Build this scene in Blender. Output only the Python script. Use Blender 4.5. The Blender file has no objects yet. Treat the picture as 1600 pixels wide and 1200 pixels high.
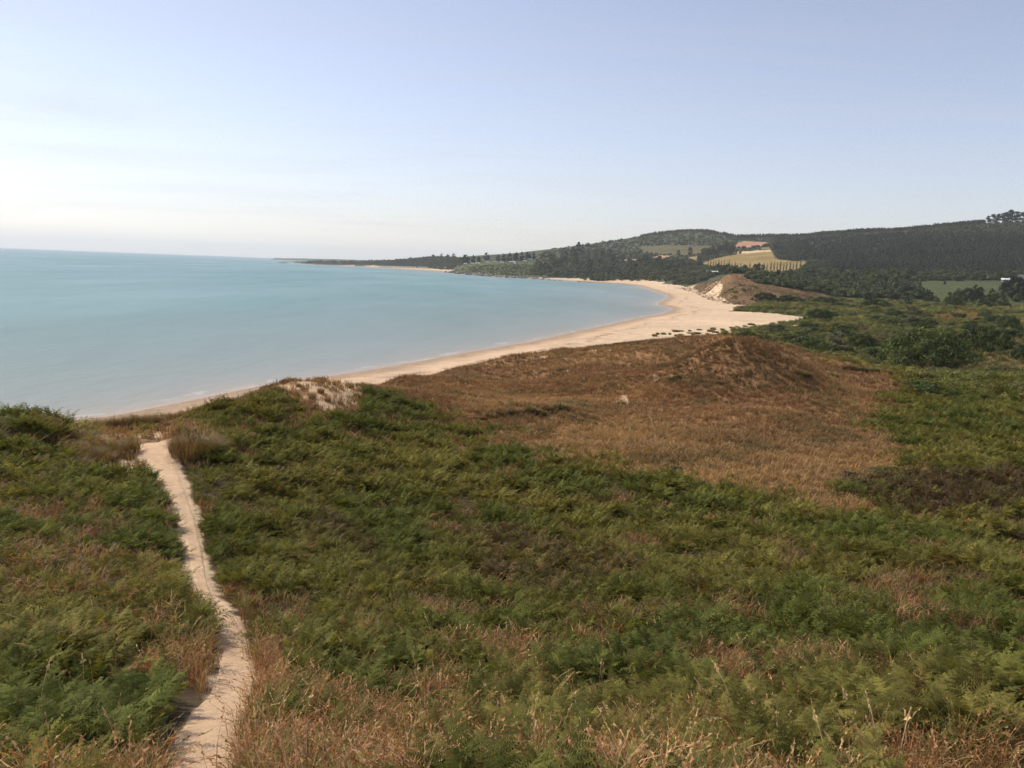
HAZE = 6e-5; DENOISE = True; EXPO = 0.25
import bpy, math, random
import numpy as np
random.seed(7)
RNG = np.random.default_rng(11)
PI = math.pi
scene = bpy.context.scene
COL = scene.collection

# ------------------------------------------------------------------ camera geometry (photo pixels 1600 x 1200)
EYE = 20.0
F = 1300.0
ROLL = math.atan(0.037)
PITCH = math.atan(184.5 / F * math.cos(ROLL))
FWD = np.array([0, math.cos(PITCH), -math.sin(PITCH)])
R0 = np.array([1.0, 0, 0]); U0 = np.array([0, math.sin(PITCH), math.cos(PITCH)])
RGT = math.cos(ROLL) * R0 + math.sin(ROLL) * U0
UPV = -math.sin(ROLL) * R0 + math.cos(ROLL) * U0

def ray(u, v):
    u = np.asarray(u, float); v = np.asarray(v, float)
    d = ((u - 800) / F)[..., None] * RGT - ((v - 600) / F)[..., None] * UPV + FWD
    h = np.hypot(d[..., 0], d[..., 1])
    return d / h[..., None]            # unit horizontal length

def project(x, y, z):
    p = np.stack([x, y, z - EYE], -1)
    w = p @ FWD
    w = np.where(w > 1e-3, w, 1e-3)
    return 800 + F * (p @ RGT) / w, 600 - F * (p @ UPV) / w, (p @ FWD)

def at_z(u, v, z):
    r = ray(u, v); d = (z - EYE) / r[..., 2]
    return r[..., 0] * d, r[..., 1] * d

def az_u(u):
    r = ray(u, 600 - 0 * np.asarray(u, float)); return np.arctan2(r[..., 0], r[..., 1])

# ------------------------------------------------------------------ noise
def _hash(ix, iy, s):
    n = (ix.astype(np.int64) * 374761393 + iy.astype(np.int64) * 668265263 + s * 974634777) & 0x7fffffff
    n = ((n ^ (n >> 13)) * 1274126177) & 0x7fffffff
    n = n ^ (n >> 16)
    return (n & 0xffff) / 65535.0

def vnoise(x, y, s=0):
    ix = np.floor(x); iy = np.floor(y); fx = x - ix; fy = y - iy
    fx = fx * fx * fx * (fx * (fx * 6 - 15) + 10); fy = fy * fy * fy * (fy * (fy * 6 - 15) + 10)
    a = _hash(ix, iy, s); b = _hash(ix + 1, iy, s); c = _hash(ix, iy + 1, s); d = _hash(ix + 1, iy + 1, s)
    return (a + (b - a) * fx) * (1 - fy) + (c + (d - c) * fx) * fy

def fbm(x, y, s=0, o=4):
    t = 0; a = 1; n = 0
    for k in range(o):
        t = t + a * vnoise(x * 2 ** k + 17.3 * k, y * 2 ** k - 9.1 * k, s + k); n += a; a *= 0.5
    return t / n

def sstep(a, b, x):
    t = np.clip((x - a) / (b - a), 0, 1); return t * t * (3 - 2 * t)

def inpoly(px, py, poly):
    px = np.asarray(px); py = np.asarray(py)
    r = np.zeros(px.shape, bool); n = len(poly); j = n - 1
    for i in range(n):
        xi, yi = poly[i]; xj, yj = poly[j]
        if yi != yj:
            r ^= ((yi > py) != (yj > py)) & (px < (xj - xi) * (py - yi) / (yj - yi) + xi)
        j = i
    return r

def segdist(px, py, poly, closed=False):
    best = np.full(px.shape, 1e18)
    n = len(poly)
    for i in range(n if closed else n - 1):
        ax, ay = poly[i]; bx, by = poly[(i + 1) % n]
        dx, dy = bx - ax, by - ay; L = dx * dx + dy * dy + 1e-9
        t = np.clip(((px - ax) * dx + (py - ay) * dy) / L, 0, 1)
        best = np.minimum(best, (px - ax - t * dx) ** 2 + (py - ay - t * dy) ** 2)
    return np.sqrt(best)

# ------------------------------------------------------------------ plan: shoreline and beach
def zpts(L, z): return [tuple(float(c) for c in at_z(u, v, z)) for u, v in L]
SHORE_PX = [(60, 662), (180, 650), (300, 626), (400, 605), (570, 580), (640, 568), (720, 553), (830, 534), (950, 508), (1000, 497),
            (1035, 491), (1054, 483), (1047, 480), (1029, 476), (1031, 473), (1047, 465), (1042, 460), (1026, 455), (1000, 446.5),
            (975, 443.5), (940, 441.5), (900, 439.5), (850, 436.5), (800, 434), (750, 430.5), (712, 427.5), (698, 425.5), (693, 424),
            (650, 421.5), (600, 418.5), (540, 415.5), (500, 414), (470, 412), (455, 410.5)]
shore = zpts(SHORE_PX, 0)
p0, p1 = np.array(shore[0]), np.array(shore[2])
dirn = (p0 - p1) / np.linalg.norm(p0 - p1)
ext = [tuple(p0 + dirn * 3000), tuple(p0 + dirn * 600), tuple(p0 + dirn * 150)]
def pol(u, d):
    a = float(az_u(u)); return (math.sin(a) * d, math.cos(a) * d)
SHORE = ext + shore
LAND = SHORE + [pol(462, 3700), pol(500, 4400), pol(560, 6000), pol(800, 9500), (6000, 9500), (12000, 6000), (12000, -6000), (0, -9000), (ext[0][0], ext[0][1] - 3000)]
# back of the beach (where plants start), same order as the shore
FOOT_PX = [(570, 586), (640, 577), (720, 566), (830, 553), (900, 543), (970, 534), (1020, 528), (1060, 523), (1100, 519),
           (1150, 511), (1200, 504), (1240, 499), (1253, 495.5), (1240, 491.5), (1200, 487), (1165, 484), (1140, 483), (1133, 481.5), (1150, 479.5), (1175, 477),
           (1150, 474), (1118, 469), (1095, 460), (1075, 452.5), (1050, 447.5), (1022, 445)]
foot = zpts(FOOT_PX, 2.5)
def inland(i, off):
    a = np.array(SHORE[i]); b = np.array(SHORE[min(i + 1, len(SHORE) - 1)]); c = np.array(SHORE[max(i - 1, 0)])
    t = (b - c) / np.linalg.norm(b - c); n = np.array([t[1], -t[0]])
    return tuple(a + n * off)
nearfoot = [inland(0, 28), inland(1, 28), inland(2, 28), inland(3, 27), inland(4, 25), inland(5, 24), inland(6, 23)]
farfoot = [inland(i, 26) for i in range(3 + 18, 3 + 22)] + [inland(3 + 22, 10)] + [inland(i, 2.5) for i in range(3 + 23, 3 + 27)] + [inland(i, 30) for i in range(3 + 27, 3 + 31)] + [inland(i, 4) for i in range(3 + 31, len(SHORE))]
FOOT = nearfoot + foot + farfoot
BEACH = SHORE + FOOT[::-1]

# ------------------------------------------------------------------ relief: thin plate spline of elevation angle over (azimuth, ln distance)
C = []
def V(u, *vd):
    for v, d in vd:
        r = ray(float(u), float(v)); C.append((math.atan2(r[0], r[1]), math.log(d), math.atan(r[2])))
def H(u, *dz):
    for d, z in dz:
        C.append((float(az_u(float(u))), math.log(d), math.atan2(z - EYE, d)))
for u in (-900, -450, 0, 250, 450, 700, 950, 1200, 1450, 1700, 2050, 2500):
    H(u, (2, 18.2), (3.5, 17.3), (6, 15.9))
for u in (-900, -450):
    H(u, (8.5, 14.4), (14, 12.6), (22, 10.9), (32, 9.9), (44, 9.5), (52, 9.0), (62, 6), (76, 3), (150, 2))
V(0, (1200, 8.7), (1050, 14), (900, 22), (800, 31), (740, 39), (700, 46), (672, 52)); H(0, (62, 6.2), (76, 3))
V(130, (1200, 8.7), (1050, 14), (900, 22), (800, 31), (740, 40), (700, 47), (676, 53)); H(130, (60, 7), (70, 4), (80, 2.6))
V(205, (740, 40), (700, 45), (678, 50), (663, 55)); H(205, (61, 7.6), (72, 4.2), (82, 2.7))
V(290, (1200, 8.8), (1080, 12.8), (960, 18), (900, 22.5), (800, 31.5), (740, 38.5), (700, 44), (672, 50), (658, 55)); H(290, (64, 7.4), (74, 4.8), (86, 2.8))
V(345, (700, 45), (670, 51), (645, 57), (632, 61)); H(345, (70, 7), (80, 4.6), (92, 2.8))
V(400, (700, 46.5), (660, 54), (630, 61), (618, 65)); H(400, (74, 6.6), (84, 4.4), (96, 2.8))
V(450, (1200, 8.7), (1100, 12), (1000, 17), (900, 24), (800, 34), (700, 48), (650, 56), (620, 62), (598, 67)); H(450, (72, 9), (80, 6), (94, 3))
V(540, (1100, 12), (1000, 17), (900, 24.5), (800, 35), (700, 50), (650, 59), (620, 65), (598, 71)); H(540, (76, 8.6), (86, 5.5), (100, 3))
V(495, (700, 49), (650, 57.5), (622, 63), (600, 69)); H(495, (76, 8), (98, 3))
V(620, (1200, 8.6), (1100, 12), (1000, 17), (900, 25.5), (800, 37), (700, 54), (650, 66), (610, 80), (588, 91)); H(620, (106, 4.5), (118, 3))
V(720, (900, 26), (800, 38.5), (740, 48), (690, 60), (650, 72), (620, 84), (600, 95), (574, 111)); H(720, (126, 4.5), (138, 3))
V(800, (1200, 8.5), (1100, 12.3), (1000, 17.7), (900, 26.5), (800, 39.5), (740, 49), (690, 61), (660, 70), (634, 79)); H(800, (92, 5.3))
V(800, (605, 108), (575, 126), (561, 135)); H(800, (150, 4.2), (165, 3))
V(900, (800, 40), (740, 49.5), (690, 61.5), (660, 71), (630, 84), (600, 100), (570, 122), (550, 141)); H(900, (160, 4.4), (180, 3))
V(1000, (1200, 8.5), (1100, 12.5), (1000, 18), (900, 27.3), (800, 40.5), (740, 50), (690, 62), (650, 75), (610, 92), (575, 114), (550, 139), (536, 158)); H(1000, (178, 4.4), (200, 3))
V(1090, (800, 41), (740, 51), (690, 63), (650, 77), (620, 88), (590, 101), (572, 111)); H(1090, (128, 6.6)); V(1090, (545, 150), (527, 173)); H(1090, (200, 4.2), (225, 3.2))
V(1180, (800, 42), (760, 49), (700, 63), (650, 79), (625, 88), (590, 101), (565, 113)); H(1180, (130, 6.8)); V(1180, (545, 152), (528, 176)); H(1180, (210, 3.6), (250, 3.0))
V(1260, (800, 44), (750, 53), (700, 65), (650, 82), (620, 95), (590, 110), (560, 136), (548, 158)); H(1260, (190, 3.4), (260, 3.0))
V(1200, (1200, 8.6), (1100, 12.7), (1000, 18.5), (900, 28))
V(1340, (800, 46), (745, 56), (700, 68), (650, 86), (620, 101), (590, 118), (572, 134)); H(1340, (165, 3.6), (215, 3.0), (350, 3.3))
V(1420, (1200, 8.7), (1100, 12.9), (1000, 19), (900, 28.7), (800, 45), (745, 58), (700, 71), (650, 92), (620, 112), (595, 133)); H(1420, (160, 3.5), (210, 3.2), (350, 3.5))
for u in (1600, 1850, 2200, 2600):
    V(u, (1200, 9), (1100, 13.1), (1000, 19.4), (900, 29.5), (800, 46), (750, 58), (700, 74), (650, 97), (600, 134), (550, 190)) if u == 1600 else H(u, (8.9, 14.6), (13, 13), (19.4, 11.2), (29.5, 9.2), (46, 7.2), (58, 6.3), (74, 5.6), (97, 4.9), (134, 4.5), (190, 4.4))
    H(u, (280, 4.0), (420, 4.4), (560, 5.5), (700, 8), (850, 14), (950, 19))
H(1500, (190, 3.6), (280, 3.6), (420, 4.2), (560, 5.2), (700, 7.5), (850, 13.5), (960, 18.5))
H(1380, (280, 3.3), (420, 3.9), (560, 4.8), (700, 6.8), (850, 12), (980, 17.5))
H(1290, (330, 3.0), (420, 3.6), (560, 4.4), (700, 6.0), (850, 11), (1000, 17))
# the tall far dune and its tail
V(1140, (427.5, 700)); V(1162, (429.5, 695)); V(1122, (431.5, 715)); H(1140, (600, 12.5), (545, 6.0), (500, 3.2), (440, 2.8), (350, 2.6), (800, 15), (900, 12), (1000, 12.5))
V(1175, (434, 690)); H(1175, (560, 6), (500, 3.4), (820, 12), (1000, 14))
V(1105, (439, 740)); H(1105, (640, 6.0), (860, 12), (1000, 10))
V(1215, (449, 660)); H(1215, (560, 4.8), (480, 3.3), (820, 9.5), (1000, 15.5))
H(1250, (560, 4.3), (640, 5.8), (480, 3.4))
V(1075, (443.5, 820)); H(1075, (740, 5), (1000, 7))
V(1050, (443, 960)); H(1050, (900, 5), (1100, 8))
H(1020, (1080, 6), (1150, 8))
# hills
V(1020, (430, 1300), (412, 1600), (395, 1900), (371, 2350)); H(1020, (2900, 95), (4500, 60))
V(1060, (432, 1200), (417, 1500), (402, 1750), (385, 2050), (361, 2500)); H(1060, (3000, 120), (4500, 60))
V(1110, (425, 1200), (413, 1450), (402, 1700), (383, 2050), (361, 2500)); H(1110, (3000, 120), (4500, 60))
V(1160, (426, 1120), (418, 1270), (404, 1500), (390, 1800), (383, 2050), (375, 2450)); H(1160, (3000, 90), (4500, 60))
V(1210, (426, 1120), (418, 1250), (398, 1550), (381, 1900), (370, 2350)); H(1210, (3000, 90), (4500, 60))
V(1260, (428, 1100), (416, 1250), (395, 1520), (380, 1800), (369, 2250)); H(1260, (3000, 95), (4500, 60))
V(1330, (432, 1070), (420, 1200), (395, 1500), (365, 2050)); H(1330, (2700, 110), (4500, 70))
V(1400, (434, 1060), (420, 1180), (390, 1500), (362, 2000)); H(1400, (2700, 120), (4500, 70))
V(1500, (434, 1060), (420, 1180), (390, 1480), (352, 2000)); H(1500, (2700, 140), (4500, 80))
V(1600, (434, 1060), (420, 1180), (390, 1450), (349, 2000)); H(1600, (2700, 150), (4500, 80))
for u in (1850, 2200, 2600): H(u, (1060, 28), (1180, 42), (1450, 84), (2000, 172), (2700, 160), (4500, 90))
# headland
V(960, (431, 1380), (415, 1600), (400, 1850), (385, 2150)); H(960, (2900, 70), (4500, 40))
V(900, (431, 1450), (418, 1600), (405, 1780), (392, 2050)); H(900, (2900, 45), (4500, 30))
V(850, (428, 1520), (416, 1610), (406, 1780), (400, 2000)); H(850, (2900, 35), (4500, 22))
V(800, (425, 1530), (413, 1610), (410, 1720)); H(800, (2100, 38), (2900, 32), (4500, 20))
V(750, (422, 1650), (412, 1720), (408, 1850)); H(750, (2200, 36), (2900, 32), (4500, 18))
H(715, (1800, 8), (1860, 19), (2000, 26), (2400, 38), (2900, 34), (4500, 16))
H(690, (2150, 8), (2230, 28), (2400, 36), (2900, 34), (4500, 16))
H(640, (2450, 8), (2600, 26), (2800, 30), (3200, 26), (4500, 14))
H(590, (2900, 7), (3100, 15), (3400, 20), (4500, 12))
H(530, (3150, 6), (3500, 10), (4500, 10)); H(480, (3350, 5), (3600, 6), (4500, 8))
# open sea side filler keeps the spline calm
for u in (-900, -450, 0, 290): H(u, (400, 1), (1500, 1), (4500, 1))
H(450, (250, 2), (700, 2), (1600, 2)); H(620, (260, 2), (700, 2), (1600, 3)); H(800, (300, 2), (700, 2))
H(1000, (300, 2), (500, 2), (800, 2.5))
for u in (-900, -450, 0, 450, 800, 1000, 1200, 1600, 2200, 2600): H(u, (9000, 20))
C = np.array(C)
def _phi(r2): return 0.5 * r2 * np.log(r2 + 1e-9)
n = len(C)
K = _phi((C[:, None, 0] - C[None, :, 0]) ** 2 + (C[:, None, 1] - C[None, :, 1]) ** 2) + 2e-4 * np.eye(n)
A = np.zeros((n + 3, n + 3)); A[:n, :n] = K; A[:n, n] = 1; A[:n, n + 1:] = C[:, :2]; A[n:, :n] = A[:n, n:].T
W = np.linalg.solve(A, np.concatenate([C[:, 2], np.zeros(3)]))
AZMAX = 0.85
def tps(az, ld):
    az = np.clip(az, -AZMAX, AZMAX)
    out = np.empty(az.shape)
    fa = az.ravel(); fl = ld.ravel(); fo = out.ravel()
    for i in range(0, fa.size, 20000):
        s = slice(i, i + 20000)
        r2 = (fa[s, None] - C[None, :, 0]) ** 2 + (fl[s, None] - C[None, :, 1]) ** 2
        fo[s] = _phi(r2) @ W[:n] + W[n] + W[n + 1] * fa[s] + W[n + 2] * fl[s]
    return fo.reshape(az.shape)

def plan(x, y):
    """(signed distance inland of the waterline, distance behind the back of the beach or 0)"""
    dl = segdist(x, y, SHORE); inl = inpoly(x, y, LAND)
    sd = np.where(inl, dl, -dl)
    inb = inpoly(x, y, BEACH)
    db = np.where(inb | ~inl, 0, segdist(x, y, FOOT))
    return sd, db, inb

BUMPS = []       # (x, y, radius, height) small mounds
PATHLINE = None
def height(x, y, info=False):
    x = np.asarray(x, float); y = np.asarray(y, float)
    d = np.maximum(np.hypot(x, y), 2.0); az = np.arctan2(x, y)
    e = tps(az, np.log(d))
    z = EYE + np.maximum(d, 2.0) * np.tan(np.clip(e, -1.2, 0.6))
    z = np.where(y < -3, np.maximum(z, 12), z)
    sd, db, inb = plan(x, y)
    # relief noise, fading in away from the sand
    amp = np.interp(d, [4, 20, 60, 130, 260, 800, 1500, 4000], [.05, .16, .28, .65, .35, 1.0, 3.0, 4.0])
    wl = np.interp(d, [4, 20, 60, 130, 260, 800, 1500, 4000], [2, 3, 5, 8, 16, 40, 110, 200])
    wq = 2 ** np.round(np.log2(wl))
    nz = np.zeros(x.shape)
    for q in (2, 4, 8, 16, 32, 64, 128, 256):
        m = wq == q
        if m.any():
            pass
    l2 = np.log2(wl)
    for q in range(1, 9):
        wgt = np.clip(1 - abs(l2 - q), 0, 1)
        m = wgt > 0
        if m.any():
            nz[m] += wgt[m] * (fbm(x[m] / 2 ** q, y[m] / 2 ** q, 31 + q, 3) - .5) * 2
    z = z + nz * amp
    for bx, by, br, bh in BUMPS:
        q = ((x - bx) ** 2 + (y - by) ** 2) / br ** 2
        z = z + bh * np.exp(-q)
    z = np.maximum(z, 2.3)
    zb = np.where(sd > 0, np.minimum(np.minimum(sd * .06, .9) + np.clip((sd - 12) * .02, 0, 1.6) + np.clip(sd * sstep(800, 1200, d) * .11, 0, 3.5), 5), np.maximum(sd * .03, -2.5))
    w = sstep(0, 1, db / np.interp(d, [60, 200, 700, 1500, 3000], [14, 14, 22, 30, 45]))
    zz = zb + w * (z - zb)
    return (zz, sd, db, inb) if info else zz

_LD = np.exp(np.linspace(math.log(5), math.log(5000), 700))
def hit(us, vs, dmin=5.0, dmax=5000.0):
    """first ground point along photo pixels -> x, y, z, d (nan where none)"""
    us = np.atleast_1d(np.asarray(us, float)); vs = np.atleast_1d(np.asarray(vs, float))
    r = ray(us, vs); D = _LD[(_LD >= dmin) & (_LD <= dmax)]
    out = np.full((len(us), 4), np.nan)
    B = 400
    for i in range(0, len(us), B):
        rr = r[i:i + B]
        X = rr[:, 0, None] * D; Y = rr[:, 1, None] * D; Zr = EYE + rr[:, 2, None] * D
        G = height(X, Y)
        below = Zr <= G
        k = below.argmax(1); ok = below.any(1)
        for j in np.nonzero(ok)[0]:
            kk = k[j]
            if kk > 0:
                a = Zr[j, kk - 1] - G[j, kk - 1]; b = Zr[j, kk] - G[j, kk]; t = a / (a - b + 1e-12)
                d = D[kk - 1] + t * (D[kk] - D[kk - 1])
            else: d = D[0]
            out[i + j] = (rr[j, 0] * d, rr[j, 1] * d, EYE + rr[j, 2] * d, d)
    return out

def skyline(u, dmin=1200.0, dmax=3000.0):
    """highest ground along a photo column -> x, y, z, d"""
    a = float(az_u(u)); a0 = a
    D = np.linspace(dmin, dmax, 160); r = ray(float(u), 380.0); a = math.atan2(r[0], r[1])
    Z = height(np.sin(a) * D, np.cos(a) * D); k = int(np.argmax((Z - EYE) / D))
    return math.sin(a) * D[k], math.cos(a) * D[k], float(Z[k]), float(D[k])
# ------------------------------------------------------------------ object helpers
def link_mesh(name, verts, faces, mats, mat_idx=None, smooth=False, parent=None, attrs=None):
    me = bpy.data.meshes.new(name)
    V_ = np.asarray(verts, np.float32); 
    if isinstance(faces, np.ndarray):
        nf, k = faces.shape
        me.vertices.add(len(V_)); me.vertices.foreach_set('co', V_.ravel())
        me.loops.add(nf * k); me.loops.foreach_set('vertex_index', faces.astype(np.int32).ravel())
        me.polygons.add(nf); me.polygons.foreach_set('loop_start', np.arange(0, nf * k, k, dtype=np.int32))
        me.update(calc_edges=True)
    else:
        me.from_pydata([tuple(v) for v in V_.tolist()], [], faces); me.update()
    for m in (mats if isinstance(mats, (list, tuple)) else [mats]): me.materials.append(m)
    if mat_idx is not None: me.polygons.foreach_set('material_index', np.asarray(mat_idx, np.int32))
    if smooth: me.polygons.foreach_set('use_smooth', np.ones(len(me.polygons), bool))
    for an, (typ, arr) in (attrs or {}).items():
        a = me.attributes.new(an, typ, 'POINT')
        a.data.foreach_set('color' if typ == 'FLOAT_COLOR' else ('vector' if typ == 'FLOAT_VECTOR' else 'value'), np.asarray(arr, np.float32 if typ != 'INT' else np.int32).ravel())
    o = bpy.data.objects.new(name, me); COL.objects.link(o)
    if parent is not None: o.parent = parent
    return o

def tag(o, label=None, cat=None, group=None, kind=None):
    if label: o['label'] = label
    if cat: o['category'] = cat
    if group: o['group'] = group
    if kind: o['kind'] = kind
    return o

def empty(name, loc, rz=0.0, s=1.0):
    o = bpy.data.objects.new(name, None); COL.objects.link(o)
    o.location = loc; o.rotation_euler = (0, 0, rz); o.scale = (s, s, s) if not hasattr(s, '__len__') else s
    o.empty_display_size = .2
    return o

class NT:
    def __init__(s, name, kind='mat'):
        if kind == 'mat':
            s.m = bpy.data.materials.new(name); s.m.use_nodes = True; s.t = s.m.node_tree
            for n_ in list(s.t.nodes): s.t.nodes.remove(n_)
            s.out = s.t.nodes.new('ShaderNodeOutputMaterial')
    def n(s, typ, ins=None, **kw):
        nd = s.t.nodes.new(typ)
        for k, v in kw.items(): setattr(nd, k, v)
        for k, v in (ins or {}).items():
            if hasattr(v, 'is_linked'): s.t.links.new(v, nd.inputs[k])
            else: nd.inputs[k].default_value = v
        return nd
    def l(s, a, b): s.t.links.new(a, b)
    def noise(s, vec, scale, detail=4, rough=.55):
        return s.n('ShaderNodeTexNoise', {'Vector': vec, 'Scale': scale, 'Detail': detail, 'Roughness': rough}).outputs['Fac']
    def rng(s, val, a, b, c, d):
        return s.n('ShaderNodeMapRange', {'Value': val, 'From Min': a, 'From Max': b, 'To Min': c, 'To Max': d}).outputs[0]
    def mix(s, fac, a, b, mode='MIX'):
        m = s.t.nodes.new('ShaderNodeMix'); m.data_type = 'RGBA'; m.blend_type = mode
        for sock, v in ((m.inputs[0], fac), (m.inputs[6], a), (m.inputs[7], b)):
            if hasattr(v, 'is_linked'): s.t.links.new(v, sock)
            else: sock.default_value = v if not hasattr(v, '__len__') or len(v) == 4 else (*v, 1)
        return m.outputs[2]
    def scale(s, col, val):
        return s.n('ShaderNodeVectorMath', {0: col, 'Scale': val}, operation='SCALE').outputs[0]

def simple_mat(name, rgb, rough=.8, spec=.3, var=.25, scale=3.0, bump=0.0):
    t = NT(name); tc = t.n('ShaderNodeTexCoord').outputs['Object']
    f = t.rng(t.noise(tc, scale), .3, .7, 1 - var, 1 + var)
    c = t.scale(t.n('ShaderNodeRGB').outputs[0], f); t.t.nodes['RGB'].outputs[0].default_value = (*rgb, 1)
    b = t.n('ShaderNodeBsdfPrincipled', {'Base Color': c, 'Roughness': rough, 'Specular IOR Level': spec})
    if bump: t.l(t.n('ShaderNodeBump', {'Height': t.noise(tc, scale * 3), 'Strength': bump, 'Distance': .05}).outputs[0], b.inputs['Normal'])
    t.l(b.outputs[0], t.out.inputs[0]); return t.m

# ------------------------------------------------------------------ zones of the ground (photo pixel outline + range of distance)
POLY = {
 'brown': ([(545, 600), (600, 582), (640, 573), (720, 560), (830, 545), (960, 528), (1060, 520), (1170, 522), (1240, 538), (1330, 560), (1405, 572), (1436, 604), (1395, 640), (1370, 655), (1412, 680), (1450, 735),
            (1350, 750), (1318, 768), (1395, 802), (1350, 830), (1280, 828), (1235, 788), (1190, 772), (1120, 762), (1060, 752), (1000, 743), (930, 727), (850, 706), (780, 687), (720, 665), (670, 640), (600, 610)], 40, 260),
 'heath': ([(1330, 760), (1310, 745), (1435, 738), (1700, 735), (2600, 735), (2600, 800), (1600, 800), (1480, 815), (1400, 830), (1370, 795)], 30, 75),
 'dead1': ([(445, 825), (500, 806), (560, 820), (592, 850), (575, 876), (520, 862), (470, 858)], 15, 45),
 'dead2': ([(700, 830), (800, 826), (900, 850), (985, 868), (1000, 895), (930, 915), (860, 930), (790, 912), (755, 880)], 15, 45),
 'fardune': ([(1050, 449), (1085, 444), (1105, 437.5), (1138, 422), (1165, 430), (1182, 442), (1250, 453), (1305, 459), (1280, 466), (1225, 468), (1190, 470), (1172, 478), (1140, 476), (1110, 469), (1085, 458)], 430, 950),
 'blow': ([(428, 606), (455, 596), (480, 592), (500, 598), (540, 596), (568, 600), (566, 628), (545, 640), (520, 636), (505, 643), (490, 625), (455, 618)], 55, 85),
 'crest': ([(95, 690), (140, 668), (215, 650), (262, 655), (330, 668), (345, 690), (300, 720), (280, 715), (262, 694), (216, 700), (230, 730), (205, 748), (150, 742), (110, 720)], 36, 70),
 'frontband': ([(-400, 1400), (-400, 1330), (150, 1215), (262, 1180), (375, 1080), (396, 985), (470, 995), (470, 1070), (560, 1105), (700, 1135), (900, 1150), (1100, 1160), (1400, 1175), (2600, 1170), (2600, 1900), (-400, 1900)], 5, 20),
 'gold': ([(1092, 412), (1118, 404), (1150, 398), (1153, 393), (1205, 391), (1211, 400), (1217, 406), (1240, 408), (1267, 408), (1262, 415), (1240, 430), (1190, 428), (1150, 420), (1100, 417)], 1000, 2300),
 'pale': ([(1150, 396.5), (1152, 393.5), (1206, 390.5), (1207, 392.5), (1180, 394)], 1000, 2300),
 'plough': ([(1148, 384), (1152, 380), (1163, 376.5), (1201, 378.5), (1201, 381.5), (1188, 385), (1150, 386.5)], 1000, 2500),
 'olive': ([(1178, 391), (1203, 385), (1204, 390.5)], 1000, 2500),
 'tan1': ([(1021, 402), (1030, 399.5), (1052, 399), (1056, 401), (1042, 404), (1030, 407)], 1000, 2500),
 'tan2': ([(974, 406), (997, 405), (994, 410.5), (976, 410)], 1000, 2500),
 'tan3': ([(1076, 401), (1092, 400), (1088, 407), (1076, 407)], 1000, 2500),
 'moor': ([(1000, 386), (1040, 383), (1110, 384), (1122, 388), (1090, 398), (1030, 398.5), (1005, 393)], 1300, 2500),
 'pasture': ([(1428, 447), (1445, 439.5), (1480, 438.5), (1580, 441), (1600, 444), (1568, 452), (1530, 457), (1440, 458)], 700, 1200),
 'lawn': ([(1068, 424), (1092, 421.5), (1092, 424), (1072, 426)], 900, 1700),
 'headland': ([(700, 426), (725, 415), (760, 411), (830, 411), (850, 416), (858, 425), (850, 431), (800, 430), (750, 428)], 1400, 1900),
 'flatgold': ([(1438, 493), (1470, 489), (1500, 484), (1535, 486), (1540, 499), (1490, 502), (1450, 501)], 200, 600),
 'flatdry': ([(1500, 555), (1560, 530), (1640, 540), (1640, 600), (1560, 592), (1510, 580)], 100, 320),
}
def zone(name, u, v, d, ns=0.0, jit=None):
    p, a, b = POLY[name]
    if jit is not None: u = u + jit[0] * ns; v = v + jit[1] * ns
    return inpoly(u, v, p) & (d > a) & (d < b)

C_SAND = np.array([.60, .44, .29]); C_WET = np.array([.36, .255, .17])
C_SOIL = np.array([.075, .052, .03]); C_BROWN = np.array([.26, .142, .066]); C_GREEN = np.array([.062, .072, .024])
C_HILL = np.array([.062, .072, .036])

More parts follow.
